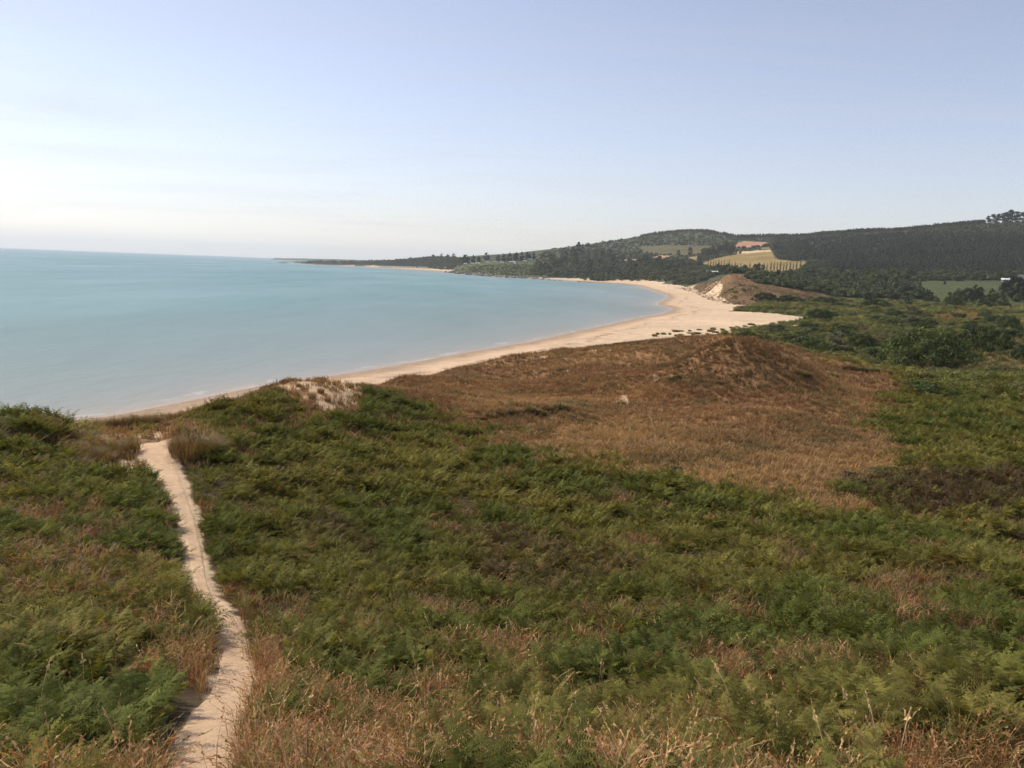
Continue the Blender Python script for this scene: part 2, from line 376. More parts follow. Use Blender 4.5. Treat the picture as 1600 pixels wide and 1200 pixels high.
CHAN1 = zpts([(880, 527), (905, 526), (930, 527), (965, 530.5), (985, 530.5)], 1.2); CHAN2 = zpts([(1052, 483), (1075, 482.5), (1100, 483), (1135, 482)], 1.5)
SANDY = []   # (x, y, r) small bare patches
def ground_colour(x, y, z, sd, db, inb):
    u, v, w = project(x, y, z); d = np.hypot(x, y)
    front = w > 1
    u = np.where(front, u, -5000)
    j1 = fbm(x / 6, y / 6, 5, 3) - .5; j2 = fbm(x / 6, y / 6, 9, 3) - .5
    jit = (j1, j2)
    c = np.empty(x.shape + (3,)); c[:] = C_SOIL
    zid = np.zeros(x.shape, int)
    n1 = fbm(x / 9, y / 9, 3, 4); n2 = fbm(x / 2.2, y / 2.2, 4, 3)
    flat = (d > 105) & (d < 1000)
    c[flat] = C_GREEN * (.7 + .8 * n1[flat, None])
    hill = d >= 1000
    nh = fbm(x / 70, y / 70, 8, 4)
    c[hill] = C_HILL * (.55 + .9 * nh[hill, None]); zid[hill] = 2
    fern_r = (d > 60) & (d <= 105)
    c[fern_r] = C_GREEN * (.7 + .6 * n1[fern_r, None])
    m = zone('brown', u, v, d, 26, jit); c[m] = C_BROWN * (.62 + .75 * n1[m, None]) * (1 + .25 * (n2[m, None] - .5) * np.array([1, .6, .2]))
    # seaward side of the front dunes that the crest hides: brown marram too
    sea = (d > 50) & (db < 40) & (d < 260) & ~inb & (sd > 0) & (u < 1100); c[sea] = C_BROWN * (.7 + .6 * n1[sea, None])
    m = zone('heath', u, v, d, 20, jit); c[m] = np.array([.07, .045, .026]) * (.7 + .6 * n2[m, None])
    m = zone('frontband', u, v, d, 40, jit); c[m] = np.array([.20, .115, .052]) * (.6 + .8 * n2[m, None])
    m = zone('crest', u, v, d, 10, jit); c[m] = np.array([.28, .175, .095]) * (.7 + .6 * n2[m, None])
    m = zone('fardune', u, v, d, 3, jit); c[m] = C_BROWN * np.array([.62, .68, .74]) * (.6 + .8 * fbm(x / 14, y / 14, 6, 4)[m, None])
    m = zone('flatgold', u, v, d, 8, jit); c[m] = np.array([.25, .155, .05]) * (.7 + .6 * n1[m, None])
    m = zone('flatdry', u, v, d, 40, jit); c[m] = np.array([.105, .085, .034]) * (.6 + .8 * n1[m, None])
    for k, col, zi in (('gold', (.255, .18, .07), 3), ('olive', (.18, .15, .06), 3), ('pale', (.55, .41, .23), 3), ('plough', (.38, .21, .13), 4), ('tan1', (.40, .27, .15), 3), ('tan2', (.42, .30, .15), 3), ('tan3', (.25, .19, .09), 3),
                       ('moor', (.115, .10, .048), 2), ('pasture', (.066, .080, .030), 5), ('lawn', (.14, .16, .06), 5), ('headland', (.11, .12, .048), 2)):
        jh = (fbm(x / 25, y / 25, 55, 3) - .5, fbm(x / 25, y / 25, 56, 3) - .5)
        m = zone(k, u, v, d, 3.0, jh); c[m] = np.array(col) * (.62 + .5 * nh[m, None] + .28 * fbm(x[m] / 18, y[m] / 30, 57, 3)[:, None]); zid[m] = zi
    # sand: beach, blowouts, scarps
    ragged = db + (n2 - .5) * 4 + (n1 - .5) * 5
    sand = inb | ((db < 9) & (ragged < np.interp(d, [60, 300, 600, 900, 1300], [1.0, 1.5, 2.5, 7, 9])) & (sd > 0) & (d < 1420))
    thin = (u > 1000) & (u < 1260) & (d > 180) & (d < 330) & (db < 14) & (n1 + .35 * (n2 - .5) < .56) & (sd > 0)
    sand |= thin
    # bare flank of the far dune, streaked down the slope
    fl = (inpoly(u, v, [(1060, 449), (1088, 439.5), (1098, 438), (1086, 446), (1078, 455), (1068, 452)]) | inpoly(u, v, [(1084, 462), (1122, 438.5), (1130, 446), (1124, 462), (1142, 474), (1102, 470)])) & (d > 430) & (d < 950)
    st = fbm(x / 26 + y / 90, y / 120, 71, 4)
    sand |= fl & (st + .25 * (n1 - .5) < .66)
    bl_ = zone('blow', u, v, d, 10, jit)
    sand |= zone('blow', u, v, d, 8, jit) & (n2 < .8)
    rid = zone('brown', u, v, d) & (d > 80) & (db < 40) & (fbm(x / 2.2, y / 7, 91, 3) > .70) & (fbm(x / 14, y / 14, 92, 2) > .55)
    c[rid] = np.array([.48, .33, .2])
    for bx, by, br in SANDY:
        sand |= (np.hypot(x - bx, y - by) < br * (.6 + .8 * n2))
    wet = np.clip(1 - (sd - 1.5 - 5 * (n1 - .3)) / 4.5, 0, 1)
    damp = np.clip(1 - sd / 24, 0, 1)
    ns = fbm(x / 16, y / 16, 13, 4)
    wr = np.exp(-((sd - 13 - 7 * (fbm(x / 20, y / 20, 19, 3) - .5)) / 1.3) ** 2) * (n2 > .52) * (d < 700); wr2 = (fbm(x / 1.3, y / 1.3, 23, 2) > .76) & (sd > 12)
    ch = np.minimum(segdist(x, y, CHAN1), segdist(x, y, CHAN2)); wet = np.maximum(wet, .55 * np.clip(1.6 - ch * np.interp(d, [200, 500], [1, .45]), 0, 1))
    cs = C_SAND * (.86 + .28 * ns[..., None]) * (1 - .16 * damp[..., None] * np.array([.6, .9, 1.0])) * (1 - wet[..., None]) + C_WET * wet[..., None]
    cs = cs * (1 - .45 * wr[..., None]) * (1 - .13 * wr2[..., None])
    c[sand] = cs[sand]
    c[bl_ & sand] *= np.array([.84, .80, .74]) * (.8 + .4 * n2[bl_ & sand, None])
    under = sd <= 0; c[under] = C_WET * .8
    zid[inb | under] = 1
    # rocky foot of the headland
    rock = (d > 1330) & (sd > 0) & (sd < 9 + 10 * n1) & ~inb & (u < 862) & (u > 685)
    c[rock] = np.array([.16, .14, .125]) * (.5 + n2[rock, None]); 
    return c, zid, sand

# ------------------------------------------------------------------ sand path (traced edges -> ground)
PATH_L = [(258, 1240), (265, 1200), (272, 1170), (288, 1130), (312, 1100), (332, 1075), (345, 1040), (346, 1000), (338, 970), (325, 950), (317, 932), (301, 900), (291, 850), (279, 800), (258, 760), (234, 730), (216, 704), (217, 692)]
PATH_R = [(360, 1240), (362, 1200), (366, 1160), (380, 1120), (398, 1085), (402, 1060), (396, 1030), (386, 1000), (376, 972), (356, 950), (334, 932), (324, 900), (316, 850), (304, 800), (289, 760), (280, 730), (264, 706), (262, 692)]
pl = hit(*zip(*PATH_L)); pr = hit(*zip(*PATH_R))
def resample(P, nseg):
    P = np.asarray(P); s = np.concatenate([[0], np.cumsum(np.linalg.norm(np.diff(P, axis=0), axis=1))])
    # Catmull-like smoothing by dense linear interpolation and a moving average
    t = np.linspace(0, s[-1], nseg); q = np.stack([np.interp(t, s, P[:, i]) for i in range(P.shape[1])], 1)
    for _ in range(6): q[1:-1] = (q[:-2] + 2 * q[1:-1] + q[2:]) / 4
    return q
PL = resample(pl[:, :2], 160); PR = resample(pr[:, :2], 160)
# carry the trail back to the viewpoint and over the crest
back = np.linspace(0, 1, 20)[:, None]
PL = np.concatenate([(np.array([-1.0, 1.5]) * (1 - back) + PL[0] * back)[:-1], PL]); PR = np.concatenate([(np.array([-.2, 1.5]) * (1 - back) + PR[0] * back)[:-1], PR])
dd_ = np.hypot(*((PL + PR) / 2).T); nq = (.25 * sstep(13, 17, dd_) * sstep(50, 42, dd_))[:, None]; PL, PR = PL + (PR - PL) * nq / 2, PR + (PL - PR) * nq / 2
PC = (PL + PR) / 2; PW = np.linalg.norm(PL - PR, axis=1) / 2
def path_clear(x, y):
    """distance outside the trodden edge (negative on the path)"""
    best = np.full(x.shape, 1e9)
    near = np.hypot(x, y) < 60
    xs, ys = x[near], y[near]; b = np.full(xs.shape, 1e9)
    for i in range(0, len(PC)):
        b = np.minimum(b, np.hypot(xs - PC[i, 0], ys - PC[i, 1]) - PW[i])
    best[near] = b
    return best

# mounds on the crest
def bump_at(u, v, r, h):
    q = hit([u], [v])[0]
    BUMPS.append((q[0], q[1], r, h))
bump_at(60, 690, 2.6, 1.1); bump_at(20, 692, 2.2, .7); bump_at(300, 700, 1.6, .75); bump_at(520, 625, 3.5, .35); bump_at(395, 640, 2.5, .5)
for u_, v_, r_, h_ in ((760, 655, 4, .7), (850, 652, 4.5, .8), (930, 655, 4, .5), (1120, 588, 6.0, 2.2), (1205, 582, 6.5, 2.7), (1165, 566, 7, 1.0), (1075, 614, 4, 1.1), (1262, 600, 4.5, 1.2), (980, 600, 6, 1.2), (900, 590, 7, 1.0), (1020, 560, 8, 1.2), (760, 605, 6, .9), (1300, 640, 4, .7), (1180, 655, 5, .6), (1330, 570, 6, .6)):
    bump_at(u_, v_, r_, h_)
for u_, v_, r_ in ((180, 735, .9), (200, 722, .5), (172, 665, .4), (240, 680, 1.0), (1565, 430, 0.1)):
    q = hit([u_], [v_])[0]; SANDY.append((q[0], q[1], r_))

# ------------------------------------------------------------------ ground material
def ground_mat():
    t = NT('ground_sheet'); tc = t.n('ShaderNodeTexCoord').outputs['Object']
    a = t.n('ShaderNodeAttribute', attribute_name='ground_colour').outputs['Color']
    f1 = t.rng(t.noise(tc, 2.6, 6, .65), .25, .75, .72, 1.28)
    f2 = t.rng(t.noise(tc, .33, 4), .3, .7, .86, 1.14)
    c = t.scale(t.scale(a, f1), f2)
    b = t.n('ShaderNodeBsdfPrincipled', {'Base Color': c, 'Roughness': .95, 'Specular IOR Level': .1})
    h = t.noise(tc, 5.0, 8, .7)
    t.l(t.n('ShaderNodeBump', {'Height': h, 'Strength': .5, 'Distance': .12}).outputs[0], b.inputs['Normal'])
    t.l(b.outputs[0], t.out.inputs[0]); return t.m
M_GROUND = ground_mat()

# ------------------------------------------------------------------ ground sheet (polar grid, fine where the view is)
azs = np.unique(np.round(np.concatenate([np.linspace(-180, -48, 60), np.linspace(-48, -34, 60), np.linspace(-34, 34, 860), np.linspace(34, 48, 60), np.linspace(48, 180, 60)]), 4))
azs = np.radians(azs[:-1])          # -180 .. just under 180, wraps round
rows = np.concatenate([[.05, .4, .9, 1.5, 2.1, 3, 4, 5], np.exp(np.linspace(math.log(6), math.log(50), 380)), np.exp(np.linspace(math.log(50), math.log(150), 110))[1:], np.exp(np.linspace(math.log(150), math.log(2700), 330))[1:], np.exp(np.linspace(math.log(2700), math.log(9500), 30))[1:]])
NA, NR = len(azs), len(rows)
AZ, RR = np.meshgrid(azs, rows)
GX = RR * np.sin(AZ); GY = RR * np.cos(AZ)
GZ, GSD, GDB, GINB = height(GX, GY, True)
pcl = path_clear(GX, GY)
GZs = GZ - .08 * sstep(.6, .25, pcl)
col, zid, GSAND = ground_colour(GX, GY, GZ, GSD, GDB, GINB)
wn = sstep(.14, -.08, pcl + .5 * (fbm(GX * 2, GY * 2, 44, 3) - .5))[..., None]; col = col * (1 - wn) + C_SAND * .85 * wn
idx = np.arange(NA * NR).reshape(NR, NA)
q = np.stack([idx[:-1, :], np.roll(idx, -1, 1)[:-1, :], np.roll(idx, -1, 1)[1:, :], idx[1:, :]], -1)
q = q[..., ::-1]
fz = zid[:-1, :]
verts = np.stack([GX, GY, GZs], -1).reshape(-1, 3); colr = np.concatenate([col.reshape(-1, 3), np.ones((NA * NR, 1))], 1)
# one sheet, cut along its own grid lines into the kinds of ground it shows
for zi, nm in ((0, 'ground'), (1, 'beach'), (2, 'hills'), (3, 'dry_field'), (4, 'ploughed_field'), (5, 'pasture_field')):
    fq = q[fz == zi]
    used = np.unique(fq); remap = np.full(NA * NR, -1); remap[used] = np.arange(len(used))
    o = link_mesh(nm, verts[used], remap[fq], M_GROUND, smooth=True, attrs={'ground_colour': ('FLOAT_COLOR', colr[used])})
    tag(o, kind='structure')

def path_mat():
    t = NT('trodden_sand'); tc = t.n('ShaderNodeTexCoord').outputs['Object']
    n1 = t.noise(tc, 3.0, 5, .6); n2 = t.noise(tc, 14.0, 6, .7)
    c = t.mix(t.rng(n1, .35, .65, 0, 1), (.57, .39, .245), (.66, .465, .30))
    c = t.mix(t.rng(n2, .62, .74, 0, .5), c, (.30, .2, .12))
    b = t.n('ShaderNodeBsdfPrincipled', {'Base Color': c, 'Roughness': .95, 'Specular IOR Level': .1})
    vo = t.n('ShaderNodeTexVoronoi', {'Vector': tc, 'Scale': 3.4}, feature='SMOOTH_F1').outputs['Distance']
    hh = t.n('ShaderNodeMath', {0: vo, 1: n2}, operation='ADD').outputs[0]
    t.l(t.n('ShaderNodeBump', {'Height': hh, 'Strength': .7, 'Distance': .09}).outputs[0], b.inputs['Normal'])
    t.l(b.outputs[0], t.out.inputs[0]); return t.m
npx = len(PC); TT = np.linspace(-1.4, 1.4, 21)
sub = []
for i in range(npx):
    t_ = PR[i] - PL[i]
    for s in TT: sub.append(PC[i] + t_ * .5 * s)
sub = np.array(sub)
pz = height(sub[:, 0], sub[:, 1]) - .015
edge = np.tile(np.abs(TT), npx); pz += -.07 * np.clip((edge - .9) / .6, 0, 1) - .035
pz += (fbm(sub[:, 0] * 2.2, sub[:, 1] * 2.2, 61, 3) - .5) * .05
k = len(TT); ii = np.arange(npx * k).reshape(npx, k)
pq = np.stack([ii[:-1, :-1], ii[:-1, 1:], ii[1:, 1:], ii[1:, :-1]], -1).reshape(-1, 4)
path = link_mesh('sand_path', np.concatenate([sub, pz[:, None]], 1), pq, path_mat(), smooth=True)
tag(path, kind='structure')

# ------------------------------------------------------------------ sea
sa = np.radians(np.unique(np.concatenate([np.linspace(-180, -45, 70), np.linspace(-45, 12, 230), np.linspace(12, 180, 70)])))[:-1]
sr = np.exp(np.linspace(math.log(30), math.log(24000), 330))
SA, SR = np.meshgrid(sa, sr); SX = SR * np.sin(SA); SY = SR * np.cos(SA)
ssd = segdist(SX, SY, SHORE); sin_ = inpoly(SX, SY, LAND); ssd = np.where(sin_, -ssd, ssd)
si = np.arange(SA.size).reshape(SA.shape)
sq = np.stack([si[:-1], np.roll(si, -1, 1)[:-1], np.roll(si, -1, 1)[1:], si[1:]], -1)[..., ::-1]
keep = (np.maximum.reduce([ssd[:-1], ssd[1:]]) > -60) & (SR[:-1] < 24000)
sq = sq[keep]
used = np.unique(sq); remap = np.full(SA.size, -1); remap[used] = np.arange(len(used))
def sea_mat():
    t = NT('sea_water'); geo = t.n('ShaderNodeNewGeometry').outputs['Position']
    sd_ = t.n('ShaderNodeAttribute', attribute_name='offshore').outputs['Fac']
    ln = t.n('ShaderNodeMath', {0: t.n('ShaderNodeMath', {0: sd_, 1: 1.0}, operation='MAXIMUM').outputs[0], 1: 2.718}, operation='LOGARITHM').outputs[0]
    ramp = t.n('ShaderNodeValToRGB', {'Fac': t.n('ShaderNodeMath', {0: ln, 1: 9.0}, operation='DIVIDE').outputs[0]})
    cr = ramp.color_ramp
    pts = [(0.0, (.40, .30, .21)), (.12, (.31, .275, .215)), (.30, (.225, .245, .21)), (.45, (.155, .222, .20)), (.58, (.108, .222, .214)), (.72, (.102, .225, .226)), (.86, (.12, .215, .225)), (1.0, (.14, .21, .225))]
    while len(cr.elements) < len(pts): cr.elements.new(.5)
    for e, (p, c) in zip(cr.elements, pts): e.position = p; e.color = (*c, 1)
    mp = t.n('ShaderNodeMapping', {'Vector': geo, 'Rotation': (0, 0, -.35), 'Scale': (.004, .0011, .01)}).outputs[0]
    f = t.rng(t.noise(mp, 1.0, 5, .6),   .3, .7, .88, 1.12)
    mps = t.n('ShaderNodeMapping', {'Vector': geo, 'Rotation': (0, 0, -.25), 'Scale': (.022, .0028, .01)}).outputs[0]
    c = t.scale(t.scale(ramp.outputs[0], f), t.rng(t.noise(mps, 1.0, 4, .6), .3, .7, .93, 1.09))
    # broken foam right at the edge
    mp2 = t.n('ShaderNodeMapping', {'Vector': geo, 'Scale': (.09, .09, .09)}).outputs[0]
    off = t.n('ShaderNodeMath', {0: sd_, 1: t.rng(t.noise(mp2, 1.0, 3), .3, .7, -2.6, 2.6)}, operation='ADD').outputs[0]
    band = t.n('ShaderNodeMath', {0: 1.0, 1: t.n('ShaderNodeMath', {0: t.n('ShaderNodeMath', {0: off, 1: 2.2}, operation='SUBTRACT').outputs[0]}, operation='ABSOLUTE').outputs[0]}, operation='SUBTRACT').outputs[0]
    brk = t.rng(t.noise(mp2, .8, 4, .7), .48, .60, 0, 1)
    foam = t.n('ShaderNodeMath', {0: t.n('ShaderNodeMath', {0: band, 1: 0.0}, operation='MAXIMUM').outputs[0], 1: brk}, operation='MULTIPLY', use_clamp=True).outputs[0]
    c = t.mix(t.n('ShaderNodeMath', {0: foam, 1: .35}, operation='MULTIPLY').outputs[0], c, (.75, .72, .68))
    mp3 = t.n('ShaderNodeMapping', {'Vector': geo, 'Rotation': (0, 0, .5), 'Scale': (.5, .16, .5)}).outputs[0]
    h1 = t.noise(mp3, 1.0, 6, .65)
    mp4 = t.n('ShaderNodeMapping', {'Vector': geo, 'Rotation': (0, 0, .3), 'Scale': (.05, .02, .05)}).outputs[0]
    h2 = t.noise(mp4, 1.0, 3, .6)
    hh = t.n('ShaderNodeMath', {0: h1, 1: t.n('ShaderNodeMath', {0: h2, 1: 3.0}, operation='MULTIPLY').outputs[0]}, operation='ADD').outputs[0]
    slick = t.rng(t.noise(mp, 2.2, 4, .6), .35, .65, .3, .45)
    b = t.n('ShaderNodeBsdfPrincipled', {'Base Color': c, 'Roughness': slick, 'IOR': 1.33, 'Specular IOR Level': .5})
    t.l(t.n('ShaderNodeBump', {'Height': hh, 'Strength': .55, 'Distance': .4}).outputs[0], b.inputs['Normal'])
    t.l(b.outputs[0], t.out.inputs[0]); return t.m
sea = link_mesh('sea', np.stack([SX, SY, 0 * SX], -1).reshape(-1, 3)[used], remap[sq], sea_mat(), smooth=True, attrs={'offshore': ('FLOAT', ssd.ravel()[used])})
tag(sea, kind='structure')

# ------------------------------------------------------------------ far low land on the horizon
us = np.linspace(424, 640, 60); A_ = az_u(us)
dv, df = [], []
for i, a in enumerate(A_):
    t_ = i / 59; hgt = 9 + 10 * min(1, t_ * 2.5) + 5 * float(fbm(np.array([i * .35]), np.array([2.0]), 3, 3)[0]) - (6 if i < 2 else 0)
    if i == 0: hgt = .5
    for d_, z_ in ((7000, -.5), (7040, hgt * .75), (7150, hgt), (7900, hgt * 1.05), (8200, -.5)):
        dv.append((math.sin(a) * d_, math.cos(a) * d_, z_))
for i in range(59):
    for j in range(4): df.append((i * 5 + j, (i + 1) * 5 + j, (i + 1) * 5 + j + 1, i * 5 + j + 1))
tag(link_mesh('distant_land', dv, df, simple_mat('far_land', (.10, .10, .06), .9, .1, .3, .02)), kind='structure')

# ------------------------------------------------------------------ sky, sun, haze, camera
SUN_AZ = math.radians(-62); SUN_EL = math.radians(47)
w = bpy.data.worlds.new('World'); scene.world = w; w.use_nodes = True
nt = w.node_tree; bg = nt.nodes['Background']
sk = nt.nodes.new('ShaderNodeTexSky'); sk.sky_type = 'NISHITA'; sk.sun_disc = False
sk.sun_elevation = SUN_EL; sk.sun_rotation = SUN_AZ; sk.altitude = 0; sk.air_density = 1.0; sk.dust_density = .5; sk.ozone_density = 1.0
mx = nt.nodes.new('ShaderNodeMix'); mx.data_type = 'RGBA'; mx.blend_type = 'MULTIPLY'; mx.inputs[0].default_value = 1
nt.links.new(sk.outputs[0], mx.inputs[6]); mx.inputs[7].default_value = (1.04, .962, 1.06, 1)
hs = nt.nodes.new('ShaderNodeHueSaturation'); hs.inputs['Saturation'].default_value = .72; nt.links.new(mx.outputs[2], hs.inputs['Color']); 
tcw = nt.nodes.new('ShaderNodeTexCoord'); sx = nt.nodes.new('ShaderNodeSeparateXYZ'); nt.links.new(tcw.outputs['Generated'], sx.inputs[0])
def wm(op, a, b):
    m_ = nt.nodes.new('ShaderNodeMath'); m_.operation = op
    for i_, q_ in enumerate((a, b)):
        if hasattr(q_, 'is_linked'): nt.links.new(q_, m_.inputs[i_])
        else: m_.inputs[i_].default_value = q_
    return m_.outputs[0]
zz_ = wm('ADD', wm('MAXIMUM', sx.outputs[2], 0.0), .06)
cb = nt.nodes.new('ShaderNodeCombineXYZ'); nt.links.new(wm('MULTIPLY', wm('DIVIDE', sx.outputs[0], zz_), .55), cb.inputs[0]); nt.links.new(wm('MULTIPLY', wm('DIVIDE', sx.outputs[1], zz_), 1.3), cb.inputs[1])
nz_ = nt.nodes.new('ShaderNodeTexNoise'); nz_.inputs['Scale'].default_value = .55; nz_.inputs['Detail'].default_value = 7; nz_.inputs['Roughness'].default_value = .62; nz_.inputs['Distortion'].default_value = .8
nt.links.new(cb.outputs[0], nz_.inputs['Vector'])
mr_ = nt.nodes.new('ShaderNodeMapRange'); nt.links.new(nz_.outputs['Fac'], mr_.inputs[0]); mr_.inputs[1].default_value = .48; mr_.inputs[2].default_value = .78; mr_.inputs[3].default_value = 0; mr_.inputs[4].default_value = .34
mc_ = nt.nodes.new('ShaderNodeMix'); mc_.data_type = 'RGBA'; nt.links.new(mr_.outputs[0], mc_.inputs[0]); nt.links.new(hs.outputs[0], mc_.inputs[6]); mc_.inputs[7].default_value = (4.9, 4.75, 5.0, 1)
nt.links.new(mc_.outputs[2], bg.inputs[0]); bg.inputs[1].default_value = .116
L = bpy.data.lights.new('sun', 'SUN'); L.energy = 3.8; L.angle = math.radians(.53); L.color = (1.0, .92, .78)
so = bpy.data.objects.new('sun', L); COL.objects.link(so)
from mathutils import Vector, Matrix
sdir = Vector((math.sin(SUN_AZ) * math.cos(SUN_EL), math.cos(SUN_AZ) * math.cos(SUN_EL), math.sin(SUN_EL)))
so.rotation_euler = sdir.to_track_quat('Z', 'Y').to_euler()

HB = 24500
hv = [(x, y, z) for z in (-5, 330) for x, y in ((-HB, -HB), (HB, -HB), (HB, HB), (-HB, HB))]
hf = [(0, 3, 2, 1), (4, 5, 6, 7), (0, 1, 5, 4), (1, 2, 6, 5), (2, 3, 7, 6), (3, 0, 4, 7)]
hm = bpy.data.materials.new('haze_air'); hm.use_nodes = True
for n_ in list(hm.node_tree.nodes): hm.node_tree.nodes.remove(n_)
ho = hm.node_tree.nodes.new('ShaderNodeOutputMaterial'); pv = hm.node_tree.nodes.new('ShaderNodeVolumePrincipled')
pv.inputs['Color'].default_value = (.90, .945, 1.0, 1); pv.inputs['Density'].default_value = HAZE; pv.inputs['Anisotropy'].default_value = .1
hm.node_tree.links.new(pv.outputs[0], ho.inputs['Volume'])
tag(link_mesh('haze', hv, hf, hm), kind='stuff')

cam = bpy.data.cameras.new('camera'); cam.sensor_width = 36; cam.lens = 36 * F / 1600; cam.clip_end = 120000; cam.clip_start = .05
co = bpy.data.objects.new('camera', cam); COL.objects.link(co)
M = Matrix((( RGT[0], UPV[0], -FWD[0], 0), (RGT[1], UPV[1], -FWD[1], 0), (RGT[2], UPV[2], -FWD[2], EYE), (0, 0, 0, 1)))
co.matrix_world = M
scene.camera = co
hm.cycles.volume_sampling = 'DISTANCE'
vs_ = scene.view_settings; vs_.view_transform = 'Standard'; vs_.look = 'None'; vs_.gamma = 1; vs_.exposure = EXPO; vs_.use_curve_mapping = False
cy = scene.cycles
cy.use_denoising = DENOISE
cy.denoising_prefilter = 'NONE'; cy.denoising_input_passes = 'RGB_ALBEDO'
try: cy.denoiser = 'OPENIMAGEDENOISE'
except Exception: pass
cy.max_bounces = 6; cy.diffuse_bounces = 3; cy.glossy_bounces = 2; cy.transmission_bounces = 3; cy.volume_bounces = 2; cy.transparent_max_bounces = 4
cy.use_adaptive_sampling = True; cy.adaptive_threshold = .015; cy.sample_clamp_indirect = 4
# ------------------------------------------------------------------ plant materials
def leaf_mat(name, base, trans=.3, rough=.6, inst=True, var=.5, hue=(1.5, 1.15, .9), spec=.25):
    """leaf that lets some light through; each plant's own colour comes from its 'tint' (ground cover) or its object colour (trees)"""
    t = NT(name)
    if inst:
        tint = t.n('ShaderNodeAttribute', attribute_name='tint', attribute_type='INSTANCER').outputs['Color']
    else:
        tint = t.n('ShaderNodeObjectInfo').outputs['Color']
    leafv = t.n('ShaderNodeAttribute', attribute_name='leaf').outputs['Fac']
    f = t.rng(leafv, 0, 1, 1 - var, 1 + var)
    c = t.scale(t.mix(1.0, tint, (*base, 1), 'MULTIPLY'), f)
    c = t.mix(t.rng(leafv, .75, 1, 0, .5), c, t.mix(1.0, c, (*hue, 1), 'MULTIPLY'))
    b = t.n('ShaderNodeBsdfPrincipled', {'Base Color': c, 'Roughness': rough, 'Specular IOR Level': spec})
    tr = t.n('ShaderNodeBsdfTranslucent', {'Color': t.mix(1.0, c, (1.25, 1.15, .6, 1), 'MULTIPLY')})
    m = t.n('ShaderNodeMixShader', {0: trans, 1: b.outputs[0], 2: tr.outputs[0]})
    t.l(m.outputs[0], t.out.inputs[0]); return t.m
M_FERN = leaf_mat('bracken_leaf', (1, 1, 1), .3, .75, spec=.1)
M_GRASS = leaf_mat('dry_grass_blade', (1, 1, 1), .25, .7, var=.35, hue=(1.1, 1.05, .9))
M_SCRUB = leaf_mat('scrub_leaf', (1, 1, 1), .2)
M_TREE = leaf_mat('tree_leaf', (1, 1, 1), .2, inst=False, var=.55, spec=.15)
M_NEEDLE = leaf_mat('needle_spray', (1, 1, 1), .08, inst=True, var=.45, hue=(1.2, 1.05, .9), spec=.15)
M_BARK = simple_mat('bark', (.085, .065, .048), .9, .1, .35, 6, .5)

# ------------------------------------------------------------------ one object of ground cover: prototypes and their places in one mesh
def cover(name, protos, P, rot, scl, pick, tint, mat, label=None):
    """protos: list of (verts, faces, leaf) ; P: n x 3 places ; rot: n x 3 euler ; scl n ; pick n ; tint n x 3"""
    VV, FF, pv, lf, off = [], [], [], [], 0
    for k, (v, f, l) in enumerate(protos):
        VV.append(v); FF.extend([tuple(i + off for i in q_) for q_ in f]); pv.append(np.full(len(v), k)); lf.append(l); off += len(v)
    n_ = len(P)
    VV.append(P); pv.append(np.full(n_, -1)); lf.append(np.zeros(n_))
    V_ = np.concatenate(VV).astype(np.float32); pv = np.concatenate(pv); lf = np.concatenate(lf)
    def pad(a, w): return np.concatenate([np.zeros((off, w)), np.asarray(a).reshape(n_, w)])
    at = {'proto': ('INT', pv), 'leaf': ('FLOAT', lf), 'turn': ('FLOAT_VECTOR', pad(rot, 3)), 'size': ('FLOAT', pad(scl, 1)), 'pick': ('INT', pad(pick, 1)),
          'tint': ('FLOAT_VECTOR', pad(tint, 3))}
    o = link_mesh(name, V_, FF, mat, attrs=at)
    g = bpy.data.node_groups.new(name, 'GeometryNodeTree'); g.is_modifier = True
    g.interface.new_socket('Geometry', in_out='INPUT', socket_type='NodeSocketGeometry'); g.interface.new_socket('Geometry', in_out='OUTPUT', socket_type='NodeSocketGeometry')
    N = g.nodes.new; L_ = g.links.new
    gi = N('NodeGroupInput'); go = N('NodeGroupOutput')
    def named(nm, ty):
        a = N('GeometryNodeInputNamedAttribute'); a.data_type = ty; a.inputs['Name'].default_value = nm; return a.outputs['Attribute']
    pr = named('proto', 'INT')
    def sep(k):
        c = N('FunctionNodeCompare'); c.data_type = 'INT'; c.operation = 'EQUAL'
        ins = [s for s in c.inputs if s.type == 'INT']; L_(pr, ins[0]); ins[1].default_value = k
        s = N('GeometryNodeSeparateGeometry'); s.domain = 'POINT'; L_(gi.outputs[0], s.inputs[0]); L_(c.outputs[0], s.inputs[1]); return s.outputs[0]
    j = N('GeometryNodeGeometryToInstance')
    joins = []
    for k in range(len(protos)):
        gt = N('GeometryNodeGeometryToInstance'); L_(sep(k), gt.inputs[0]); joins.append(gt.outputs[0])
    jn = N('GeometryNodeJoinGeometry')
    for s in joins: L_(s, jn.inputs[0])
    ip = N('GeometryNodeInstanceOnPoints'); L_(sep(-1), ip.inputs['Points']); L_(jn.outputs[0], ip.inputs['Instance'])
    ip.inputs['Pick Instance'].default_value = True
    L_(named('pick', 'INT'), ip.inputs['Instance Index'])
    er = N('FunctionNodeEulerToRotation'); L_(named('turn', 'FLOAT_VECTOR'), er.inputs[0]); L_(er.outputs[0], ip.inputs['Rotation'])
    L_(named('size', 'FLOAT'), ip.inputs['Scale'])
    L_(ip.outputs[0], go.inputs[0])
    md = o.modifiers.new('cover', 'NODES'); md.node_group = g
    tag(o, label, None, None, 'stuff')
    return o

class Leaves:
    def __init__(s): s.v = []; s.f = []; s.l = []
    def quad(s, a, b, c, d, l):
        k = len(s.v); s.v += [a, b, c, d]; s.f.append((k, k + 1, k + 2, k + 3)); s.l += [l] * 4
    def tri(s, a, b, c, l):
        k = len(s.v); s.v += [a, b, c]; s.f.append((k, k + 1, k + 2)); s.l += [l] * 3
    def out(s): return np.array(s.v), s.f, np.array(s.l)

